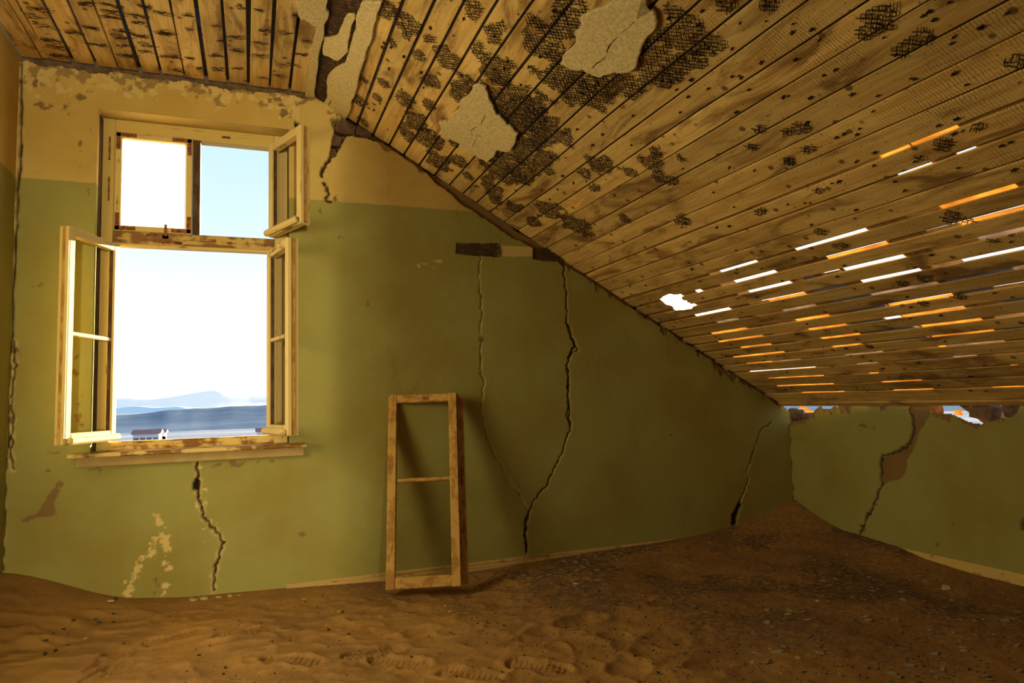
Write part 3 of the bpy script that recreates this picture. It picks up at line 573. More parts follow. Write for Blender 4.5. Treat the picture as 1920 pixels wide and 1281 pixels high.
for i in range(1, len(UG) - 1):
    ints = []
    for a, b, k in SEG.get(i, []):
        y0, y1 = sorted((uy(*a)[1], uy(*b)[1])); ints.append((y0, y1, k))
    if i in (23, 24): ints.append((HY0 - .01, HY1 + .01, 'W'))
    ints.sort(); cur = YR
    gl, gy = MB(), MB()
    hw = min(.045, GW[i] / 2 + .02)
    for y0, y1, k in ints:
        y0 = max(y0, cur)
        if y1 <= y0: continue
        cover(fe if i > 18 else fd, UG[i], cur, y0, hw); cur = y1
        if k == 'O' and 22 < i < 29: gl.prism([SP(UG[i] + .002, y0, N0), SP(UG[i] + hw, y0, N0), SP(UG[i] + hw, y1, N0), SP(UG[i] + .0005, y1, N0)], SP(0, 0, .003) - SP(0, 0, 0))
        elif k == 'O': cover(gl, UG[i], y0, y1, hw)
        if k == 'T':
            cover(gy, UG[i], y0, (y0 + y1) / 2, hw); cover(gl, UG[i], (y0 + y1) / 2, y1, hw)
        if k == 'G': cover(gy, UG[i], y0, y1, hw)
    cover(fe if i > 18 else fd, UG[i], cur, YB + .2, hw)
    if gl.v: gl.build('glow_strip', M_glow, roof)
    if gy.v: gy.build('skylit_strip', M_grey, roof)
fe.build('joint_blocker', M_rafter, roof); fd.build('dark_cover', M_cover, roof)  # unseen strips added to block light and keep unlit joints dark
m = MB(); m.prism([SP(-.5, YR, .175), SP(2.1, YR, .175), SP(2.1, YB + .3, .175), SP(-.5, YB + .3, .175)], SP(0, 0, .02) - SP(0, 0, 0)); m.build('roof_board', M_cover, roof)
at = MB()                                                      # unseen strips added to shut out sky at the joints, gaps for blue covers
blue = {3: (2.9, 4.02), 4: (3.5, 3.98), 6: (3.35, 3.98), 7: (3.25, 3.95), 9: (3.55, 3.72)}
for i in range(1, len(fgaps)):
    x = fgaps[i][0]; hw = .04 if i not in (1, 2) else .018
    lo_, hi_ = blue.get(i, (YB, YB))
    at.box((x - hw, YR, ZC + .024), (x + hw, lo_, ZC + .030))
    if i in blue: at.box((x - hw, hi_, ZC + .024), (x + hw, YB - .012, ZC + .030))
at.build('loft_strip', M_cover, roof)
for i, (a_, b_) in blue.items():
    m = MB(); m.box((fgaps[i][0] - .04, a_, ZC + .024), (fgaps[i][0] + .04, b_, ZC + .027)); m.build('sky_strip', M_blue, roof)

# ------------------------------------------------------------------ wire mesh, plaster and nails on the ceilings
def mesh_patch(parent, poly_in, bounds, to3, cu=.026, cy=.044, r=.0017, seed=0, drop=.08, ang=0.0):
    """diamond mesh kept where poly_in(u, y) is true"""
    m = MB(); rr = random.Random(seed); u0_, u1_, y0_, y1_ = bounds
    i0, i1 = int(u0_ / cu) - 1, int(u1_ / cu) + 2; j0, j1 = int(y0_ / cy) - 1, int(y1_ / cy) + 2
    def node(i, j):
        q = random.Random(i * 7919 + j * 104729); return (i * cu + q.uniform(-.13, .13) * cu, (j + (.5 if i % 2 else 0)) * cy + q.uniform(-.13, .13) * cy)
    for i in range(i0, i1):
        for j in range(j0, j1):
            a = node(i, j)
            for k in ((i + 1, j + (0 if i % 2 == 0 else 1)), (i + 1, j - (1 if i % 2 == 0 else 0))):
                b = node(*k); c = ((a[0] + b[0]) / 2, (a[1] + b[1]) / 2)
                if poly_in(*c) and rr.random() > drop:
                    e0, e1 = .006 * rr.random(), .006 * rr.random()
                    m.wire(to3(a[0], a[1], -.003 - e0), to3(b[0], b[1], -.003 - e1), r * rr.uniform(.7, 1.25))
    if m.v:
        o = m.build('wire_mesh', M_wire, parent); return o
S_, Mm, L_, V_ = .034, .056, .085, .13
PATCH = [(725, 19, Mm), (762, 37, Mm), (764, 67, S_), (736, 79, S_), (803, 69, S_), (783, 101, S_), (923, 56, Mm), (901, 92, S_), (837, 107, Mm), (809, 150, Mm), (867, 165, L_), (719, 154, S_), (758, 185, Mm), (682, 148, S_),
         (710, 182, S_), (684, 228, S_), (672, 187, Mm), (781, 228, L_), (762, 250, Mm), (803, 195, S_), (803, 258, L_), (822, 300, L_), (860, 300, Mm), (878, 328, S_), (852, 268, S_), (908, 298, S_), (931, 131, L_), (960, 187, V_),
         (995, 215, V_), (1028, 82, L_), (1051, 49, Mm), (998, 41, S_), (1058, 142, V_), (1073, 22, Mm), (1015, 240, V_), (950, 315, V_), (920, 352, L_), (1002, 290, V_), (983, 330, L_), (1030, 393, L_), (1080, 420, L_), (1002, 414, Mm),
         (965, 388, Mm), (927, 372, Mm), (1103, 438, S_), (1115, 352, S_), (1122, 306, Mm), (1098, 325, S_), (1186, 322, S_), (1159, 161, L_), (1225, 112, V_), (1174, 408, S_), (1120, 175, L_), (890, 20, Mm),
         (1278, 52, V_), (1300, 106, L_), (1330, 82, L_), (1262, 140, Mm), (1444, 6, Mm), (1650, 32, L_), (1630, 55, Mm), (1725, 68, Mm), (1690, 90, Mm), (1222, 300, Mm), (1232, 285, S_), (1500, 238, Mm), (1475, 245, S_), (1425, 238, S_),
         (1515, 279, S_), (1410, 274, S_), (1279, 296, S_), (1258, 337, S_), (1481, 303, S_), (1766, 270, Mm), (1835, 235, S_), (1781, 405, Mm), (1725, 295, S_), (1537, 356, S_), (1425, 397, S_), (1282, 412, Mm), (1910, 112, Mm),
         (1357, 4, Mm), (1575, 458, S_), (1735, 521, S_), (1731, 568, S_), (1801, 556, S_), (1817, 412, S_), (1539, 432, S_), (1860, 450, S_), (1629, 648, S_), (1690, 530, S_), (1480, 300, S_), (1235, 330, S_)]
for k, (px, py, R_) in enumerate(PATCH):
    cu_, cy_ = uy(px, py); el_ = 1.25; R_ *= 1.12 if px < 1240 else min(1, max(.55, cy_ / 3.0))
    fn = lambda u, y: math.hypot((u - cu_) / R_, (y - cy_) / (R_ * el_)) + .9 * (float(vnoise(np.array(u * 24 + k), np.array(y * 18), 5)) - .5) < .92
    mesh_patch(slope, fn, (cu_ - R_ * 1.4, cu_ + R_ * 1.4, cy_ - R_ * 1.8, cy_ + R_ * 1.8), SP, seed=k, cu=.0118, cy=.0225, r=.0019)
z2 = lambda L: [(560 + x / 2.669, y / 2.669) for x, y in L]
def plaster(parent, pix, t, n0, seed, proj='S'):
    P3 = []
    r = random.Random(seed); pts = [np.array(q, float) for q in pix]
    for _ in range(2):
        q = []
        for a, b in zip(pts, pts[1:] + pts[:1]):
            d = b - a; L = np.hypot(*d); q += [a, (a + b) / 2 + np.array([-d[1], d[0]]) / (L + 1e-6) * r.uniform(-1, 1) * min(2.2, L * .12)]
        pts = q
    m = MB()
    for q in pts:
        if proj == 'S': u, y = uy(*q); P3.append((SP(u, y, n0), SP(u, y, n0 + t)))
        else: p = onZ(*q, ZC + n0); P3.append((p, p + np.array([0, 0, t])))
    # front face with a slightly inset, uneven rim
    k = len(P3); c = sum(p[0] for p in P3) / k
    vs = [p[1] for p in P3] + [p[0] for p in P3] + [p[0] + (c - p[0]) / np.linalg.norm(c - p[0]) * .006 + (p[0] - p[1]) / np.linalg.norm(p[0] - p[1]) * .003 for p in P3]
    fs = [(i, (i + 1) % k, k + (i + 1) % k, k + i) for i in range(k)] + [(k + i, k + (i + 1) % k, 2 * k + (i + 1) % k, 2 * k + i) for i in range(k)] + [tuple(range(2 * k, 3 * k)), tuple(range(k))[::-1]]
    m.add(vs, fs); o = m.build('plaster', M_plaster, parent); return o
def hairline(parent, pix, n0, w=.0016):
    m = MB(); pts = [SP(*uy(*q), n0) for q in pix]
    r = random.Random(len(pix))
    for a, b in zip(pts, pts[1:]):
        prev = a
        for k in range(1, 5):
            q = a + (b - a) * k / 4 + np.array([r.uniform(-1, 1), r.uniform(-1, 1), 0]) * .006 * (k < 4); q = q + (SP(0, 0, 0) - SP(0, 0, 1)) * 0
            m.wire(prev, q, w); prev = q
    m.build('crack', M_wire, parent)
PL1 = z2([(880, 415), (915, 405), (945, 420), (960, 470), (985, 520), (1000, 560), (1050, 610), (1105, 655), (1095, 690), (1065, 745), (1030, 745), (1000, 740), (985, 775), (950, 803), (880, 760), (815, 730), (810, 705), (705, 660), (720, 630), (710, 600), (715, 585), (755, 595), (765, 565), (810, 530), (815, 495), (860, 460), (870, 445)])
PL2 = z2([(1750, -5), (1740, 40), (1690, 80), (1780, 30), (1800, 60), (1800, 120), (1750, 175), (1720, 250), (1700, 320), (1670, 345), (1590, 345), (1520, 370), (1470, 355), (1430, 330), (1390, 335), (1320, 305), (1330, 265), (1400, 190), (1390, 140), (1430, 110), (1420, 70), (1490, 30), (1570, -5), (1600, -60), (1720, -60)])
tag(plaster(slope, PL1, .010, -.020, 3), 'star shaped slab of pale plaster still clinging to the mesh')
tag(plaster(slope, PL2, .010, -.020, 4), 'large pale plaster slab at the top of the slope')
hairline(slope, z2([(945, 560), (925, 600), (870, 640), (880, 660)]), -.0232); hairline(slope, z2([(880, 720), (905, 660), (960, 690)]), -.0232, .001)
hairline(slope, z2([(1690, 85), (1640, 130), (1580, 190), (1540, 270), (1480, 320)]), -.0232, .0022)
tag(plaster(slope, z2([(325, -5), (425, -5), (400, 80), (370, 200), (330, 310), (290, 460), (270, 520), (240, 585), (150, 577), (152, 530), (175, 480), (190, 420), (240, 300), (260, 250), (300, 120), (300, 60)]), .014, -.020, 5), 'broad strip of plaster running down the valley')
plaster(slope, z2([(130, 175), (200, 165), (215, 130), (250, 60), (285, 55), (290, 85), (270, 130), (260, 180), (255, 250), (200, 295), (130, 265)]), .010, -.016, 6)
plaster(slope, z2([(190, 330), (235, 308), (215, 380), (195, 420), (172, 490), (140, 545), (130, 530), (150, 470), (150, 380)]), .010, -.016, 7)
tag(plaster(ceiling, [(557, -4), (615, -4), (613, 22), (617, 27), (608, 50), (597, 108), (592, 155), (591, 184), (580, 182), (575, 200), (573, 176), (582, 110), (593, 48), (575, 38), (563, 34), (557, 17)], .014, -.016, 8, 'Z'), 'ragged plaster edge of the flat ceiling')
vpoly = z2([(130, -5), (330, -5), (300, 130), (240, 320), (160, 560), (40, 565), (55, 480), (85, 490), (120, 210), (150, 80)]); vp = [uy(*q) for q in vpoly]
def in_poly(p, q, pl):
    r = False; k = len(pl)
    for i in range(k):
        (x1, y1), (x2, y2) = pl[i], pl[(i + 1) % k]
        if (y1 > q) != (y2 > q) and p < (x2 - x1) * (q - y1) / (y2 - y1 + 1e-12) + x1: r = not r
    return r
us_, ys_ = [q[0] for q in vp], [q[1] for q in vp]
m = MB(); m.prism([SP(u, y, -.004) for u, y in vp], SP(0, 0, .003) - SP(0, 0, 0)); m.build('lath_backing', M_mud, slope)
mesh_patch(slope, lambda u, y: in_poly(u, y, vp), (min(us_), max(us_), min(ys_), max(ys_)), lambda u, y, n: SP(u, y, n - .004), cu=.015, cy=.028, r=.0017, seed=400, drop=.02)
# reed lath strip bared in the wall
for x0_, x1_, y0_, y1_ in ((857, 938, 458, 481), (1003, 1056, 467, 489)):
    a_, b_ = bp(x0_, y0_), bp(x1_, y1_); dz = (bp(x1_, y0_)[1] - a_[1]) / (b_[0] - a_[0])
    o = mesh_patch(wall_back, lambda u, y: a_[0] < u < b_[0] and b_[1] - .005 < y < a_[1] + .005 + dz * (u - a_[0]), (a_[0], b_[0], b_[1] - .03, a_[1] + .03), lambda u, y, n: np.array([u, YB + .004 + n, y]), cu=.0105, cy=.017, r=.0021, seed=int(x0_), drop=.12)
# curled scraps of wire on the flat ceiling
variants = []
for k in range(7):
    m = MB(); r = random.Random(50 + k)
    for s_ in range(r.randint(4, 8)):
        x = r.uniform(-.055, .0); y = r.uniform(-.012, .012); pv = (x, y, r.uniform(-.006, -.001))
        for q in range(r.randint(4, 7)):
            x += r.uniform(.008, .02); y += r.uniform(-.008, .006); nx = (x, y, r.uniform(-.010, -.001)); m.wire(pv, nx, .0015); pv = nx
    variants.append(m.mesh('wire_scrap', M_wire))
FT = [(155, 7), (205, 8), (207, 20), (203, 30), (57, 28), (78, 48), (170, 50), (85, 74), (178, 82), (105, 87), (228, 57), (220, 67), (230, 86), (263, 66), (253, 41), (258, 28), (300, 22), (305, 60), (270, 82), (270, 96), (238, 103), (102, 103), (313, 105), (68, 15),
      (350, 27), (352, 53), (402, 48), (485, 17), (490, 56), (485, 79), (485, 103), (402, 103), (403, 128), (328, 107), (307, 62), (552, 27), (443, 127), (440, 68), (440, 93), (448, 12), (490, 145), (355, 107), (372, 127), (413, 75), (573, 75), (328, 130), (530, 60), (545, 120), (270, 10), (130, 60), (560, 100), (520, 140)]
for k, (px, py) in enumerate(FT):
    p = onZ(px, py, ZC); o = bpy.data.objects.new('wire_scrap', variants[k % 7]); link(o); o.parent = ceiling
    o.location = p + np.array([0, 0, -.001]); s_ = rnd.uniform(.55, 1.0) if px < 330 else rnd.uniform(.35, .8); o.scale = (s_, s_ * 1.4, 1); o.rotation_euler = (0, 0, rnd.uniform(-.3, .3))
nailv = []
for k in range(5):
    m = MB(); r = random.Random(90 + k)
    for s_ in range(r.randint(5, 9)):
        an_ = r.uniform(0, 6.28); L = r.uniform(.006, .016); m.wire((0, 0, -.001), (math.cos(an_) * L * .6, math.sin(an_) * L, r.uniform(-.007, -.001)), .0024)
    nailv.append(m.mesh('nail_tuft', M_wire))
rot = Matrix.Rotation(math.atan(TAN), 4, 'Y')
cnt = 0
for k in range(2000):
    px, py = rnd.uniform(640, 1920), rnd.uniform(0, 740)
    if py > 235 + (px - 680) * .665 - 8: continue
    u, y = uy(px, py)
    if u > 4.05: continue
    # nails sit in rows along each board
    i = max(j for j in range(len(UG)) if UG[j] <= u); w_ = UG[i + 1] - UG[i] if i + 1 < len(UG) else .1
    u = UG[i] + w_ * rnd.choice((.25, .5, .75)) + rnd.uniform(-.01, .01)
    o = bpy.data.objects.new('nail_tuft', nailv[k % 5]); link(o); o.parent = slope
    o.matrix_world = Matrix.Translation(SP(u, y, -.001)) @ rot @ Matrix.Diagonal((*(rnd.uniform(.45, 1.15),) * 2, 1, 1)); cnt += 1
    if cnt >= 210: break

# ------------------------------------------------------------------ the window
win = empty('window_1', (0, 0, 0)); tag(win, 'weathered casement window with open sashes looking out on the desert', 'window', kind='structure')
FY = 4.43; FD = .085
def bx(name, a, b, mat, parent=win): m = MB(); m.box(a, b); o = m.build(name, mat, parent); bv = o.modifiers.new('edge', 'BEVEL'); bv.width = .004; bv.segments = 1; return o
zE = lambda z: E + z
bx('jamb', (WX0 + .0, FY, zE(-.26)), (-.742, FY + FD, zE(1.70)), M_head); bx('jamb', (.134, FY, zE(-.26)), (WX1, FY + FD, zE(1.70)), M_frame)
bx('head', (-.742, FY, zE(1.622)), (.134, FY + FD, zE(1.70)), M_head)
bx('transom', (-.742, FY - .012, zE(.955)), (.134, FY + FD, zE(1.035)), M_trans)
bx('transom_moulding', (-.742, FY - .022, zE(.945)), (.134, FY + .03, zE(.962)), M_frameh)
bx('mullion', (-.328, FY + .004, zE(1.035)), (-.288, FY + FD, zE(1.622)), M_framed)
bx('bottom_rail', (-.742, FY, zE(-.26)), (.134, FY + FD, zE(-.173)), M_sill)
bx('sill_board', (-.897, YB - .085, zE(-.243)), (.311, FY + .01, zE(-.221)), M_sill)
bx('apron', (-.868, YB - .032, zE(-.295)), (.30, YB + .02, zE(-.243)), M_apron)
bx('jamb_lining', (WX0 - .002, YB + .05, zE(-.22)), (WX0 + .006, FY, zE(1.69)), M_framed)
bx('jamb_lining', (WX1 - .006, YB + .04, zE(-.22)), (WX1 + .002, FY, zE(1.69)), M_framed)
# closed upper left sash with its dusty pane
s0 = empty('sash'); s0.parent = win; s0['label'] = 'closed upper left sash with a dusty pane'
sx0, sx1, sz0, sz1 = -.740, -.330, zE(1.036), zE(1.625); sy = FY - .006
for nm, a, b, mt in (('stile', (sx0, sy, sz0), (sx0 + .036, sy + .04, sz1), M_frame), ('stile', (sx1 - .036, sy, sz0), (sx1, sy + .04, sz1), M_frame), ('rail', (sx0 + .036, sy, sz1 - .036), (sx1 - .036, sy + .04, sz1), M_frameh), ('rail', (sx0 + .036, sy, sz0), (sx1 - .036, sy + .04, sz0 + .034), M_frameh)):
    bx(nm, a, b, mt, s0)
bx('pane', (sx0 + .032, sy + .022, sz0 + .03), (sx1 - .032, sy + .025, sz1 - .032), M_glass, s0).modifiers.clear()
for cx, cz, dx, dz in ((sx0, sz1, 1, -1), (sx1, sz1, -1, -1), (sx0, sz0, 1, 1), (sx1, sz0, -1, 1)):
    m = MB(); x0_, z0_ = cx + dx * .006, cz + dz * .006
    for a, b in (((x0_, z0_), (x0_ + dx * .105, z0_ + dz * .022)), ((x0_, z0_), (x0_ + dx * .022, z0_ + dz * .10))):
        m.box((min(a[0], b[0]), sy - .003, min(a[1], b[1])), (max(a[0], b[0]), sy - .0005 + .0005, max(a[1], b[1])))
    m.build('corner_bracket', M_rust, s0)
m = MB(); lx = onY(311, 430, FY)[0]; m.box((lx - .007, sy - .012, sz0 - .02), (lx + .007, sy, sz0 + .05)); m.box((lx - .016, sy - .006, sz0 - .035), (lx + .016, sy + .001, sz0 - .012)); m.build('latch', M_rust, s0)
m = MB(); m.bar((lx - .06, FY - .013, zE(.985)), (lx + .09, FY - .013, zE(.978)), (0, 0, 1), .018, .004); m.build('strap_hinge', M_rust, win)
for zz in (1.28, 1.52): m = MB(); m.box((-.772, FY - .006, zE(zz - .07)), (-.764, FY + .002, zE(zz + .07))); m.build('hinge', M_rust, win)
for px, py, w_ in ((424, 258, .05), (400, 452, .03), (430, 457, .028), (285, 442, .06)):
    p = onY(px, py, FY); m = MB(); m.bar((p[0] - w_ / 2, FY - .014 if py > 300 else FY - .002, p[2]), (p[0] + w_ / 2, FY - .014 if py > 300 else FY - .002, p[2]), (0, 0, 1), .014, .003); m.build('rust_plate', M_rust, win)

def open_sash(parent, pivot, angle, side, width, z0, z1, t, bars, drip, label, mats, edge_bead=True):
    """casement hinged at pivot; local x runs from the hinge to the free stile, y is thickness, side=-1 thickness towards -y"""
    s = empty('sash'); s.parent = parent; s['label'] = label
    s.location = (pivot[0], pivot[1], 0); s.rotation_euler = (0, 0, angle)
    mv, mh = mats
    def add(nm, a, b, mt, bev=.004):
        m = MB(); m.box((min(a[0], b[0]), min(a[1], b[1]), a[2]), (max(a[0], b[0]), max(a[1], b[1]), b[2])); o = link(bpy.data.objects.new(nm, m.mesh(nm, mt))); o.parent = s
        bv = o.modifiers.new('edge', 'BEVEL'); bv.width = bev; bv.segments = 1; return o
    T = side * t; w = .046
    add('stile', (0, 0, z0), (w, T, z1), mv); add('stile', (width - w, 0, z0), (width, T, z1), mv)
    add('rail', (w, 0, z1 - w), (width - w, T, z1), mh); add('rail', (w, 0, z0), (width - w, T, z0 + .058), mh)
    for zb in bars: add('glazing_bar', (w, T * .25, zb - .011), (width - w, T * .8, zb + .011), mh, .005)
    # rebate inside the stiles
    add('rebate', (w, T * .35, z0 + .058), (w + .008, T * .75, z1 - w), M_framed, .001); add('rebate', (width - w - .008, T * .35, z0 + .058), (width - w, T * .75, z1 - w), mv, .001)
    if edge_bead:                                              # stepped meeting edge of the free stile
        add('meeting_bead', (width, T * .58, z0 + .004), (width + .010, T * .98, z1 - .004), mv, .002); add('meeting_bead', (width - .034, -side * .016, z0), (width - .004, 0, z1), mv, .003)
        add('meeting_groove', (width, T * .12, z0 + .004), (width + .003, T * .5, z1 - .004), M_oldwood, .001)
    if drip: add('weather_bar', (-.004, T, z0 + .002), (width - .006, T + side * .032, z0 + .040), mh, .010)
    return s
# left: closed direction +x, swings clockwise; thickness on +y
open_sash(win, (-.742, FY - .004), -math.radians(111), 1, .44, zE(-.165), zE(.95), .042, [zE(.40)], True, 'left lower sash standing open into the room, sunlit', (M_frame, M_frameh))
open_sash(win, (.140, FY - .004), math.pi + math.radians(103), -1, .44, zE(-.165), zE(.95), .050, [zE(.40)], True, 'right lower sash folded back towards the wall', (M_frame, M_frameh))
open_sash(win, (.146, FY - .004), math.pi + math.radians(112), -1, .43, zE(1.04), zE(1.625), .050, [], True, 'upper right sash standing open', (M_frame, M_frameh))

# ------------------------------------------------------------------ leaning sash on the sand
fa, fb_ = np.array([.735, 3.985, E - 1.052]), np.array([1.118, 3.865, E - 1.055])
ta, tb_ = np.array([.800, 4.262, E + .052]), np.array([1.240, 4.262, E + .040])
frame = empty('window_sash', tuple((fa + fb_) / 2)); tag(frame, 'loose wooden window sash without glass leaning on the green wall', 'window sash')
ex = fb_ - fa; ez = (ta + tb_) / 2 - (fa + fb_) / 2; Wd = .425; Ht = np.linalg.norm(ez); ez /= Ht; ex -= ez * ex.dot(ez); ex /= np.linalg.norm(ex); ey = np.cross(ez, ex)
org = (fa + fb_) / 2 - ex * Wd / 2
def LP(x, z, y=0.0): return org + ex * x + ez * z + ey * y
def lbar(nm, a, b, side, w, h, mt, c=.004):
    m = MB(); m.bar(a, b, side, w, h, c); return m.build(nm, mt, frame)
w = .052; tk = .045
lbar('stile', LP(w / 2, 0), LP(w / 2, Ht), ex, w, tk, M_oldwood); lbar('stile', LP(Wd - w / 2, 0), LP(Wd - w / 2, Ht), ex, w, tk, M_oldwood)
lbar('rail', LP(w, Ht - w / 2, .001), LP(Wd - w, Ht - w / 2, .001), ez, w, tk - .004, M_oldwoodh); lbar('rail', LP(w, .032, .001), LP(Wd - w, .032, .001), ez, .064, tk - .004, M_oldwoodh)
lbar('glazing_bar', LP(w - .004, Ht * .535), LP(Wd - w + .004, Ht * .535), ez, .022, .026, M_oldwoodh, .006)
lbar('meeting_bead', LP(Wd + .006, .012, .012), LP(Wd + .006, Ht - .004, .012), ex, .012, .028, M_oldwood, .003); lbar('meeting_bead', LP(Wd + .010, .012, .052), LP(Wd + .010, Ht - .014, .052), ex, .060, .046, M_oldwood, .004)
m = MB(); m.bar(LP(Wd * .50, Ht - .03, -.024), LP(Wd * .58, Ht - .03, -.024), ez, .012, .004); m.build('latch_plate', M_rust, frame)
m = MB(); m.bar(LP(Wd + .012, Ht * .50, .027), LP(Wd + .012, Ht * .58, .027), ex, .02, .006); m.build('lock_plate', M_rust, frame)

# ------------------------------------------------------------------ baseboards
def moulding(name, a, b, out, prof, mat, label):
    a, b, out = np.array(a), np.array(b), np.array(out, float); k = len(prof)
    vs = [a + out * o_ + np.array([0, 0, z]) for o_, z in prof] + [b + out * o_ + np.array([0, 0, z]) for o_, z in prof]
    m = MB(); m.add(vs, [(i, (i + 1) % k, k + (i + 1) % k, k + i) for i in range(k)] + [tuple(range(k))[::-1], tuple(range(k, 2 * k))])
    o = m.build(name, mat); tag(o, label, 'baseboard', kind='structure')
PRF = [(-.01, 0), (.024, 0), (.024, .120), (.018, .126), (.018, .138), (.013, .144), (.013, .158), (.005, .168), (-.01, .168)]
moulding('baseboard_back', (.20, YB, 0), (XR, YB, 0), (0, -1, 0), PRF, M_base, 'dusty wooden baseboard along the window wall, half buried in sand')
moulding('baseboard_right', (XR, YR, 0), (XR, YB, 0), (-1, 0, 0), PRF, M_basey, 'yellowed wooden baseboard under the knee wall, half buried in sand')

# ------------------------------------------------------------------ sand
st = .0085
ax = np.arange(XL, XR + st, st); ay = np.arange(.9, YB + st / 2, st)
GX, GY = np.meshgrid(ax, ay, indexing='ij')
eb = np.array([(-1.194, -.803), (-1.055, -.84), (-.887, -.909), (-.76, -.965), (-.625, -1.008), (-.325, -1.04), (-.106, -1.044), (.39, -1.059), (.8, -1.077), (1.295, -1.085), (1.756, -1.068), (2.3, -1.05), (2.793, -1.038), (3.1, -1.02), (3.405, -.984), (3.658, -.927), (3.954, -.85)])
er = np.array([(.9, -1.11), (2.61, -1.092), (2.876, -1.085), (3.178, -1.064), (3.364, -1.03), (3.697, -1.002), (3.835, -.999), (4.079, -.949), (4.234, -.883), (4.309, -.852)])
base = -1.095
hb = np.interp(GX, eb[:, 0], eb[:, 1]) - base; hr = np.interp(GY, er[:, 0], er[:, 1]) - base
db = YB - GY; dr = XR - GX
sm_ = lambda h: .30 + .14 * sstep(.0, .22, h)
hb = hb + (np.interp(GX + .06, eb[:, 0], eb[:, 1]) + np.interp(GX - .06, eb[:, 0], eb[:, 1]) - 2 * base - 2 * hb) * .3
wb = np.exp(-(db / sm_(hb)) ** 1.3); wr_ = np.exp(-(dr / sm_(hr)) ** 1.3)
Z = base + (np.abs(hb * wb) ** 7 + np.abs(hr * wr_) ** 7) ** (1 / 7)
und = (fbm(GX, GY, 1.6, 3, 101) - .5) * .07 + (fbm(GX, GY * 1.3, 6, 3, 105) - .5) * .024
fade = np.clip(np.minimum(db, dr) / .35, 0, 1)
rip = (1 - np.abs(2 * fbm(GX + .15 * GY, GY * 1.8, 5.5, 2, 111) - 1)) ** 3 * .014 * sstep(2.2, 1.2, GX)
gr = (fbm(GX, GY, 45, 3, 121) - .5) * .004
Z = Z + fade * (und + rip) + gr * (.4 + .6 * fade)
def foot(px, py, ang, L=.29, depth=.014, tread=True):
    global Z
    c = onZ(px, py, E - 1.09); ca, sa_ = math.cos(ang), math.sin(ang)
    a = (GX - c[0]) * ca + (GY - c[1]) * sa_; b = -(GX - c[0]) * sa_ + (GY - c[1]) * ca
    s_ = a / L
    wd = .052 - .014 * np.exp(-((s_ + .08) / .12) ** 2) + .006 * (s_ > .1)
    e = np.maximum(np.abs(b) / wd, np.abs(s_) / .5); k = 1 - sstep(.82, 1.02, np.sqrt((b / wd) ** 2 + np.clip(np.abs(s_) - .32, 0, None) ** 2 / .032))
    k = k * (np.abs(s_) < .52)
    rim = np.exp(-((np.sqrt((b / (wd * 1.25)) ** 2 + (s_ / .58) ** 2) - 1) / .13) ** 2) * .006
    t_ = (np.sin(a * 2 * math.pi / .024 + np.abs(b) * 45) > -.1) * .006 if tread else 0
    Z = Z - k * (depth - t_) + rim * (1 - k)
for px, py, an in ((548, 1243, -.55), (748, 1236, -.7), (460, 1193, .1), (195, 1268, 1.2), (700, 1222, .2), (1010, 1250, -.8), (880, 1262, -.7), (200, 1245, 1.3), (330, 1200, .3)): foot(px, py, an)
def dent(px, py, rx, ry, d, ang=0):
    global Z
    c = onZ(px, py, E - 1.09); ca, sa_ = math.cos(ang), math.sin(ang); a = (GX - c[0]) * ca + (GY - c[1]) * sa_; b = -(GX - c[0]) * sa_ + (GY - c[1]) * ca
    e = np.hypot(a / rx, b / ry); Z = Z - d * .6 * np.exp(-(e * (1 + .5 * (fbm(GX, GY, 9, 3, 141) - .5))) ** 3) + d * .25 * np.exp(-((e - 1.25) / .22) ** 2)
for q in ((1090, 1168, .13, .07, .035, .2), (1240, 1205, .16, .09, .030, .5), (1250, 1130, .12, .05, .02, .3), (1150, 1195, .07, .05, .02, 0), (1010, 1195, .1, .07, .02, .8), (1330, 1240, .1, .06, .02, 0), (900, 1150, .12, .07, .018, .4), (640, 1150, .12, .06, .015, .2),
          (420, 1160, .14, .06, .014, .1), (210, 1180, .15, .07, .016, .1), (100, 1230, .15, .08, .016, 0), (960, 1120, .1, .05, .014, .2), (780, 1180, .1, .06, .016, 1), (1180, 1250, .1, .07, .022, .5), (600, 1200, .1, .05, .014, 0), (310, 1250, .12, .06, .016, .5)): dent(*q)
# lock the sand to its lines along the walls
ii, jj = np.meshgrid(np.arange(len(ax) - 1), np.arange(len(ay) - 1), indexing='ij'); ii = ii.ravel(); jj = jj.ravel(); mm = len(ay)
quads = np.stack([ii * mm + jj, (ii + 1) * mm + jj, (ii + 1) * mm + jj + 1, ii * mm + jj + 1], 1)
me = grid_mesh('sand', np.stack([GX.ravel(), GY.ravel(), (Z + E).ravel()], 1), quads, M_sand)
wear_tone = np.ones((GX.size, 4), np.float32); wear_tone[:, 0] = np.clip((.2 + .8 * sstep(.6, 2.0, GX + (GY - 3.4) * 1.0)) * (.45 + .55 * sstep(.40, .60, fbm(GX, GY, 3, 3, 131))), 0, 1).ravel()  # grey-brown mask, sand mottled darker towards the right
at_ = me.attributes.new('wear_tone', 'FLOAT_COLOR', 'POINT'); at_.data.foreach_set('color', wear_tone.ravel())
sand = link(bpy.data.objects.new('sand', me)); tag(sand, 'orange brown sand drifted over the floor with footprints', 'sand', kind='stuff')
m = MB(); m.box((XL, YR, .0), (XR, .95, E - 1.11)); o = m.build('sand', M_sand, None); o.parent = sand; o.name = 'sand_bed'
def sand_z(x, y):
    i = int(np.clip(round((x - ax[0]) / st), 1, len(ax) - 2)); j = int(np.clip(round((y - ay[0]) / st), 1, len(ay) - 2)); return float(Z[i - 1:i + 2, j - 1:j + 2].max()) + E, float(Z[i, j]) + E
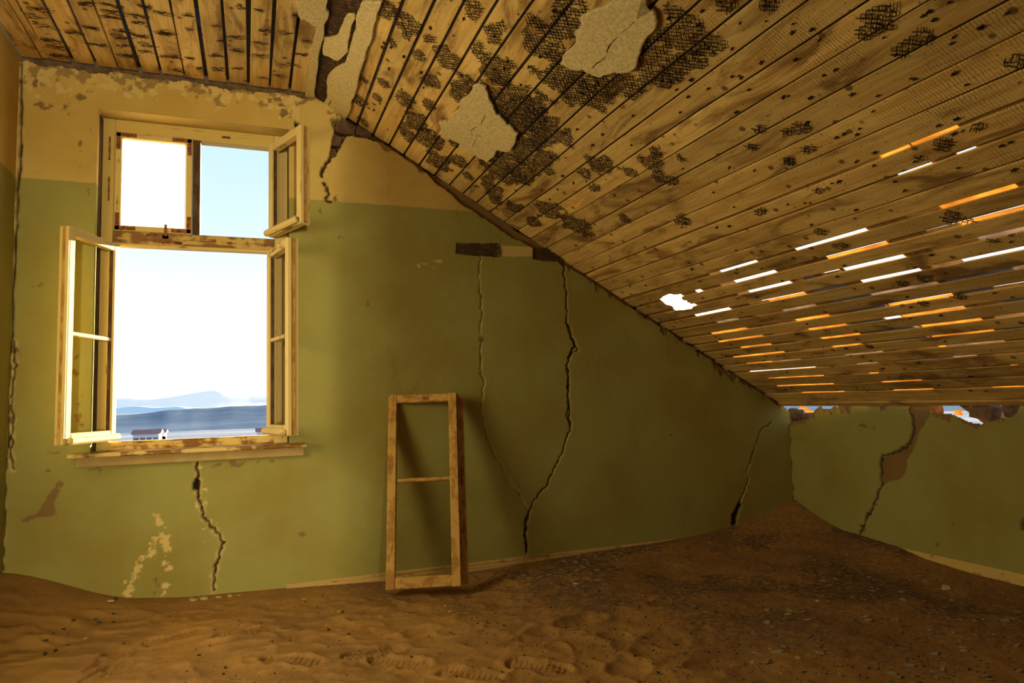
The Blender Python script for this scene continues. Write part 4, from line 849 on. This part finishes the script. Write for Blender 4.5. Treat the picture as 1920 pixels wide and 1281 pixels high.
# ------------------------------------------------------------------ chips and stones on the sand
def chip_mesh(name, k, mat, flat=True):
    r = random.Random(k); n = r.randint(5, 8); m = MB(); pts = []
    for i in range(n): a = 6.283 * (i + r.uniform(-.3, .3)) / n; R_ = r.uniform(.6, 1.0); pts.append((math.cos(a) * R_, math.sin(a) * R_ * .7))
    h = .16 if flat else .55
    vs = [(x, y, -h / 2) for x, y in pts] + [(x * .95 + r.uniform(-.05, .05), y * .95, h / 2 * r.uniform(.7, 1.3)) for x, y in pts]
    m.add(vs, [tuple(range(n))[::-1], tuple(range(n, 2 * n))] + [(i, (i + 1) % n, n + (i + 1) % n, n + i) for i in range(n)]); return m.mesh(name, mat)
CH = {('plaster_flake', 0): [chip_mesh('plaster_flake', k, M_flake) for k in range(6)], ('plaster_chip', 0): [chip_mesh('plaster_chip', 20 + k, M_chip) for k in range(6)], ('stone', 0): [chip_mesh('stone', 40 + k, M_stone, False) for k in range(6)]}
FLK = []
def chip(kind, px, py, size, label, group=None, k=0, rot=None, tilt=.12):
    p = onZ(px, py, E - 1.08)
    for _ in range(3):
        x, y = np.clip(p[0], XL + .03, XR - .05), np.clip(p[1], 1.0, YB - .05); p = onZ(px, py, sand_z(x, y)[1])
    x, y = float(np.clip(p[0], XL + .03, XR - .05)), float(np.clip(p[1], 1.0, YB - .05))
    o = link(bpy.data.objects.new(kind, CH[(kind, 0)][k % 6])); o.location = (x, y, sand_z(x, y)[1] + size * (.05 if kind != 'stone' else .2))
    o.scale = (size,) * 3; o.rotation_euler = (rnd.uniform(-tilt, tilt), rnd.uniform(-tilt, tilt), rnd.uniform(0, 6.3) if rot is None else rot)
    if kind == 'plaster_flake': FLK.append((x, y, size))
    tag(o, label, {'plaster_flake': 'plaster flake', 'plaster_chip': 'plaster chip', 'stone': 'stone'}[kind], group)
for q in ((362, 1123, .036, 'pale plaster flake left of its twin under the wall crack', 2), (383, 1122, .036, 'pale plaster flake right of its twin under the wall crack', 3), (410, 1118, .022, 'pointed pale flake at the foot of the crack below the window', 0), (431, 1113, .022, 'thin cream flake just right of the pointed flake by the wall', 4),
          (449, 1109, .015, 'small cream flake on the sand line by the wall', 5), (208, 1125, .035, 'grey plaster lump on the sand by the left drift', 1), (160, 1163, .014, 'small white flake on the left side of the sand', 0), (638, 1147, .026, 'long pale flake lying in the middle of the sand', 2), (505, 1131, .015, 'cream flake on the sand between crack and loose sash', 3),
          (570, 1124, .016, 'cream flake on the sand left of the loose sash', 4), (845, 1147, .022, 'pale flake in front of the loose sash', 1), (835, 1137, .014, 'small pale flake nearest in front of the loose sash', 0), (1533, 1127, .028, 'bright flake alone on the dark sand below the corner drift', 2), (1772, 1103, .045, 'pointed grey green slab on the right hand sand', 1), (1080, 1095, .022, 'cream flake lying near the baseboard', 5)):
    chip('plaster_flake', *q[:4], None, q[4])
G1, G2, G3 = 'grey plaster chips strewn along the walls', 'grey chips scattered on the right part of the sand', 'dark pebbles on the sand'
for k in range(46):
    t_ = rnd.random(); px = 880 + t_ * 480 + rnd.uniform(-20, 20); py = 1075 - t_ * 75 + rnd.uniform(4, 34); chip('plaster_chip', px, py, rnd.uniform(.010, .024), 'small grey plaster chip strewn along the foot of the window wall', G1, k)
for k in range(190):
    px = rnd.uniform(1380, 1915); py = rnd.uniform(1030 + max(0, (px - 1600)) * .28, 1275); chip('plaster_chip', px, py, (.007 + .022 * rnd.random() ** 2.2), 'small grey chip scattered over the dark sand by the knee wall', G2, k, tilt=.3)
for k in range(60):
    px = rnd.uniform(250, 1900); py = rnd.uniform(1120, 1270); chip('stone', px, py, rnd.uniform(.005, .011), 'dark pebble lying on the open sand', G3, k)
for k in range(14):
    px = rnd.uniform(85, 250); py = rnd.uniform(1110, 1150); chip('stone', px, py, rnd.uniform(.006, .014), 'dark crumb of mortar at the foot of the left drift', 'mortar crumbs by the left drift', k)
gm = MB(); gr_ = random.Random(77)
for k in range(11000):
    x = gr_.uniform(-.6, 3.85) if k % 3 else gr_.uniform(1.4, 3.85); y = gr_.uniform(1.7, 4.2)
    if x < 1.0 and gr_.random() < .8: continue
    if any(math.hypot(x - q[0], y - q[1]) < q[2] + .03 for q in FLK): continue
    s_ = gr_.uniform(.002, .0045) + .005 * gr_.random() ** 6; z_ = sand_z(x, y)[1]; a = gr_.uniform(0, 6.3); ca, sa_ = math.cos(a) * s_, math.sin(a) * s_
    gm.add([(x + ca, y + sa_, z_), (x - sa_ * .7, y + ca * .7, z_), (x - ca, y - sa_ * .6, z_), (x + .4 * sa_, y - .4 * ca, z_ + s_ * .9)], [(0, 1, 3), (1, 2, 3), (2, 0, 3), (0, 2, 1)])
o = gm.build('grit', M_stone); tag(o, 'fine dark grit scattered over the sand', 'grit', kind='stuff')

# ------------------------------------------------------------------ desert outside
GZ = -9.0
m = MB(); n = 64
m.add([(0, 0, GZ)] + [(12000 * math.cos(6.2832 * i / n), 12000 * math.sin(6.2832 * i / n), GZ) for i in range(n)], [(0, 1 + i, 1 + (i + 1) % n) for i in range(n)])
o = m.build('ground', M_desert); tag(o, 'pale desert plain far below the window', 'desert', kind='structure')
def ridge(name, pix, r1, r0_, r2, mat, label, seed, rough):
    """a ridge whose crest is at distance r1; crest heights known along pix, gentle noise beyond"""
    az = []; hh = []
    for px, py in pix: d = ray(px, py); az.append(math.atan2(d[0], d[1])); hh.append(d[2] / math.hypot(d[0], d[1]) * r1 + E)
    A = np.linspace(-.9, 1.7, 260); H = np.interp(A, az, hh) + (fbm(A * 60, A * 0 + seed, 1, 3, 200 + seed) - .5) * rough
    rs = [r0_, r0_ + (r1 - r0_) * .35, r0_ + (r1 - r0_) * .6, r0_ + (r1 - r0_) * .82, r1, r1 + (r2 - r1) * .5, r2]; fr = [0, .22, .48, .8, 1, .6, 0]
    V = []; 
    for i, a in enumerate(A):
        for r, f in zip(rs, fr):
            f2 = f + (0 if f in (0, 1) else (float(vnoise(np.array(a * 90), np.array(r * .02), 7)) - .5) * .07); V.append((math.sin(a) * r, math.cos(a) * r, GZ - .5 + (H[i] - GZ + .5) * f2))
    k = len(rs); q = np.array([(i * k + j, (i + 1) * k + j, (i + 1) * k + j + 1, i * k + j + 1) for i in range(len(A) - 1) for j in range(k - 1)])
    o = link(bpy.data.objects.new(name, grid_mesh(name, V, q, mat))); tag(o, label, 'hill', kind='structure')
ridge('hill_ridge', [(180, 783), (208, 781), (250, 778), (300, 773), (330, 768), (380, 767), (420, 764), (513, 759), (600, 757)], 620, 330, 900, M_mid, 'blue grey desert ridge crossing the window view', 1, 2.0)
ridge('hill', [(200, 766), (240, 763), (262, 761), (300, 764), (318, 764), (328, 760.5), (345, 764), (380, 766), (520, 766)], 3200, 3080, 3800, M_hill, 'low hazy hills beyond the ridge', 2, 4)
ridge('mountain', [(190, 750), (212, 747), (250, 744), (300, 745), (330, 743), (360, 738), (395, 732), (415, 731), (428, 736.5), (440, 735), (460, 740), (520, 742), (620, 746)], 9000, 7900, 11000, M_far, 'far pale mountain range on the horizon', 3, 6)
hm = bpy.data.materials.new('desert_haze'); hm.use_nodes = True; ht = hm.node_tree; ht.nodes.clear()
hv_ = N(ht, 'ShaderNodeVolumeScatter'); hv_.inputs['Color'].default_value = (.86, .90, 1, 1); hv_.inputs['Density'].default_value = 3.0e-5; hv_.inputs['Anisotropy'].default_value = .2
ho = N(ht, 'ShaderNodeOutputMaterial'); ht.links.new(hv_.outputs[0], ho.inputs['Volume'])
m = MB(); m.box((-3500, 4700, GZ + 1), (3500, 7300, 380)); o = m.build('haze', hm); tag(o, 'thin bright haze lying in front of the far mountains', 'haze', kind='stuff')
M_white = mat_plain('house_wall', (.75, .74, .74), (.68, .67, .68), 1, .9, 0); M_roof = mat_plain('red_roof', (.42, .20, .18), (.36, .17, .16), 1, .9, 0); M_dark = mat_plain('house_opening', (.2, .22, .3), None, 1, .9, 0)
def house(px0, px1, py, dist, h, dep, label):
    d0, d1 = ray(px0, py), ray(px1, py); a = d0 * dist / d0[1]; b = d1 * dist / d1[1]; z0_ = GZ
    z0_ = E + (a[2] + b[2]) / 2 - h
    r = empty('house', ((a[0] + b[0]) / 2, dist, z0_ - 1)); tag(r, label, 'house'); m = MB(); m.box((a[0], dist, z0_ - 3), (b[0], dist + dep, z0_ + h)); m.build('wall', M_white, r)
    m = MB(); m.prism([(a[0] - .4, dist - .6, z0_ + h), (a[0] - .4, dist + dep + .6, z0_ + h), (a[0] - .4, dist + dep / 2, z0_ + h + dep * .16)], (b[0] - a[0] + .8, 0, 0)); m.build('roof', M_roof, r)
    for k in range(4): x = a[0] + (b[0] - a[0]) * (k + .5) / 4; m = MB(); m.box((x - .5, dist - .05, z0_ + .4), (x + .5, dist + .05, z0_ + h - .8)); m.build('opening', M_dark, r)
house(249, 298, 814, 175, 2.4, 6, 'long white house with a red roof on the plain'); house(301, 308, 812, 182, 2.8, 5, 'small pale house right of the long house'); house(482, 497, 810, 190, 3.0, 6, 'pale house at the right end of the plain')
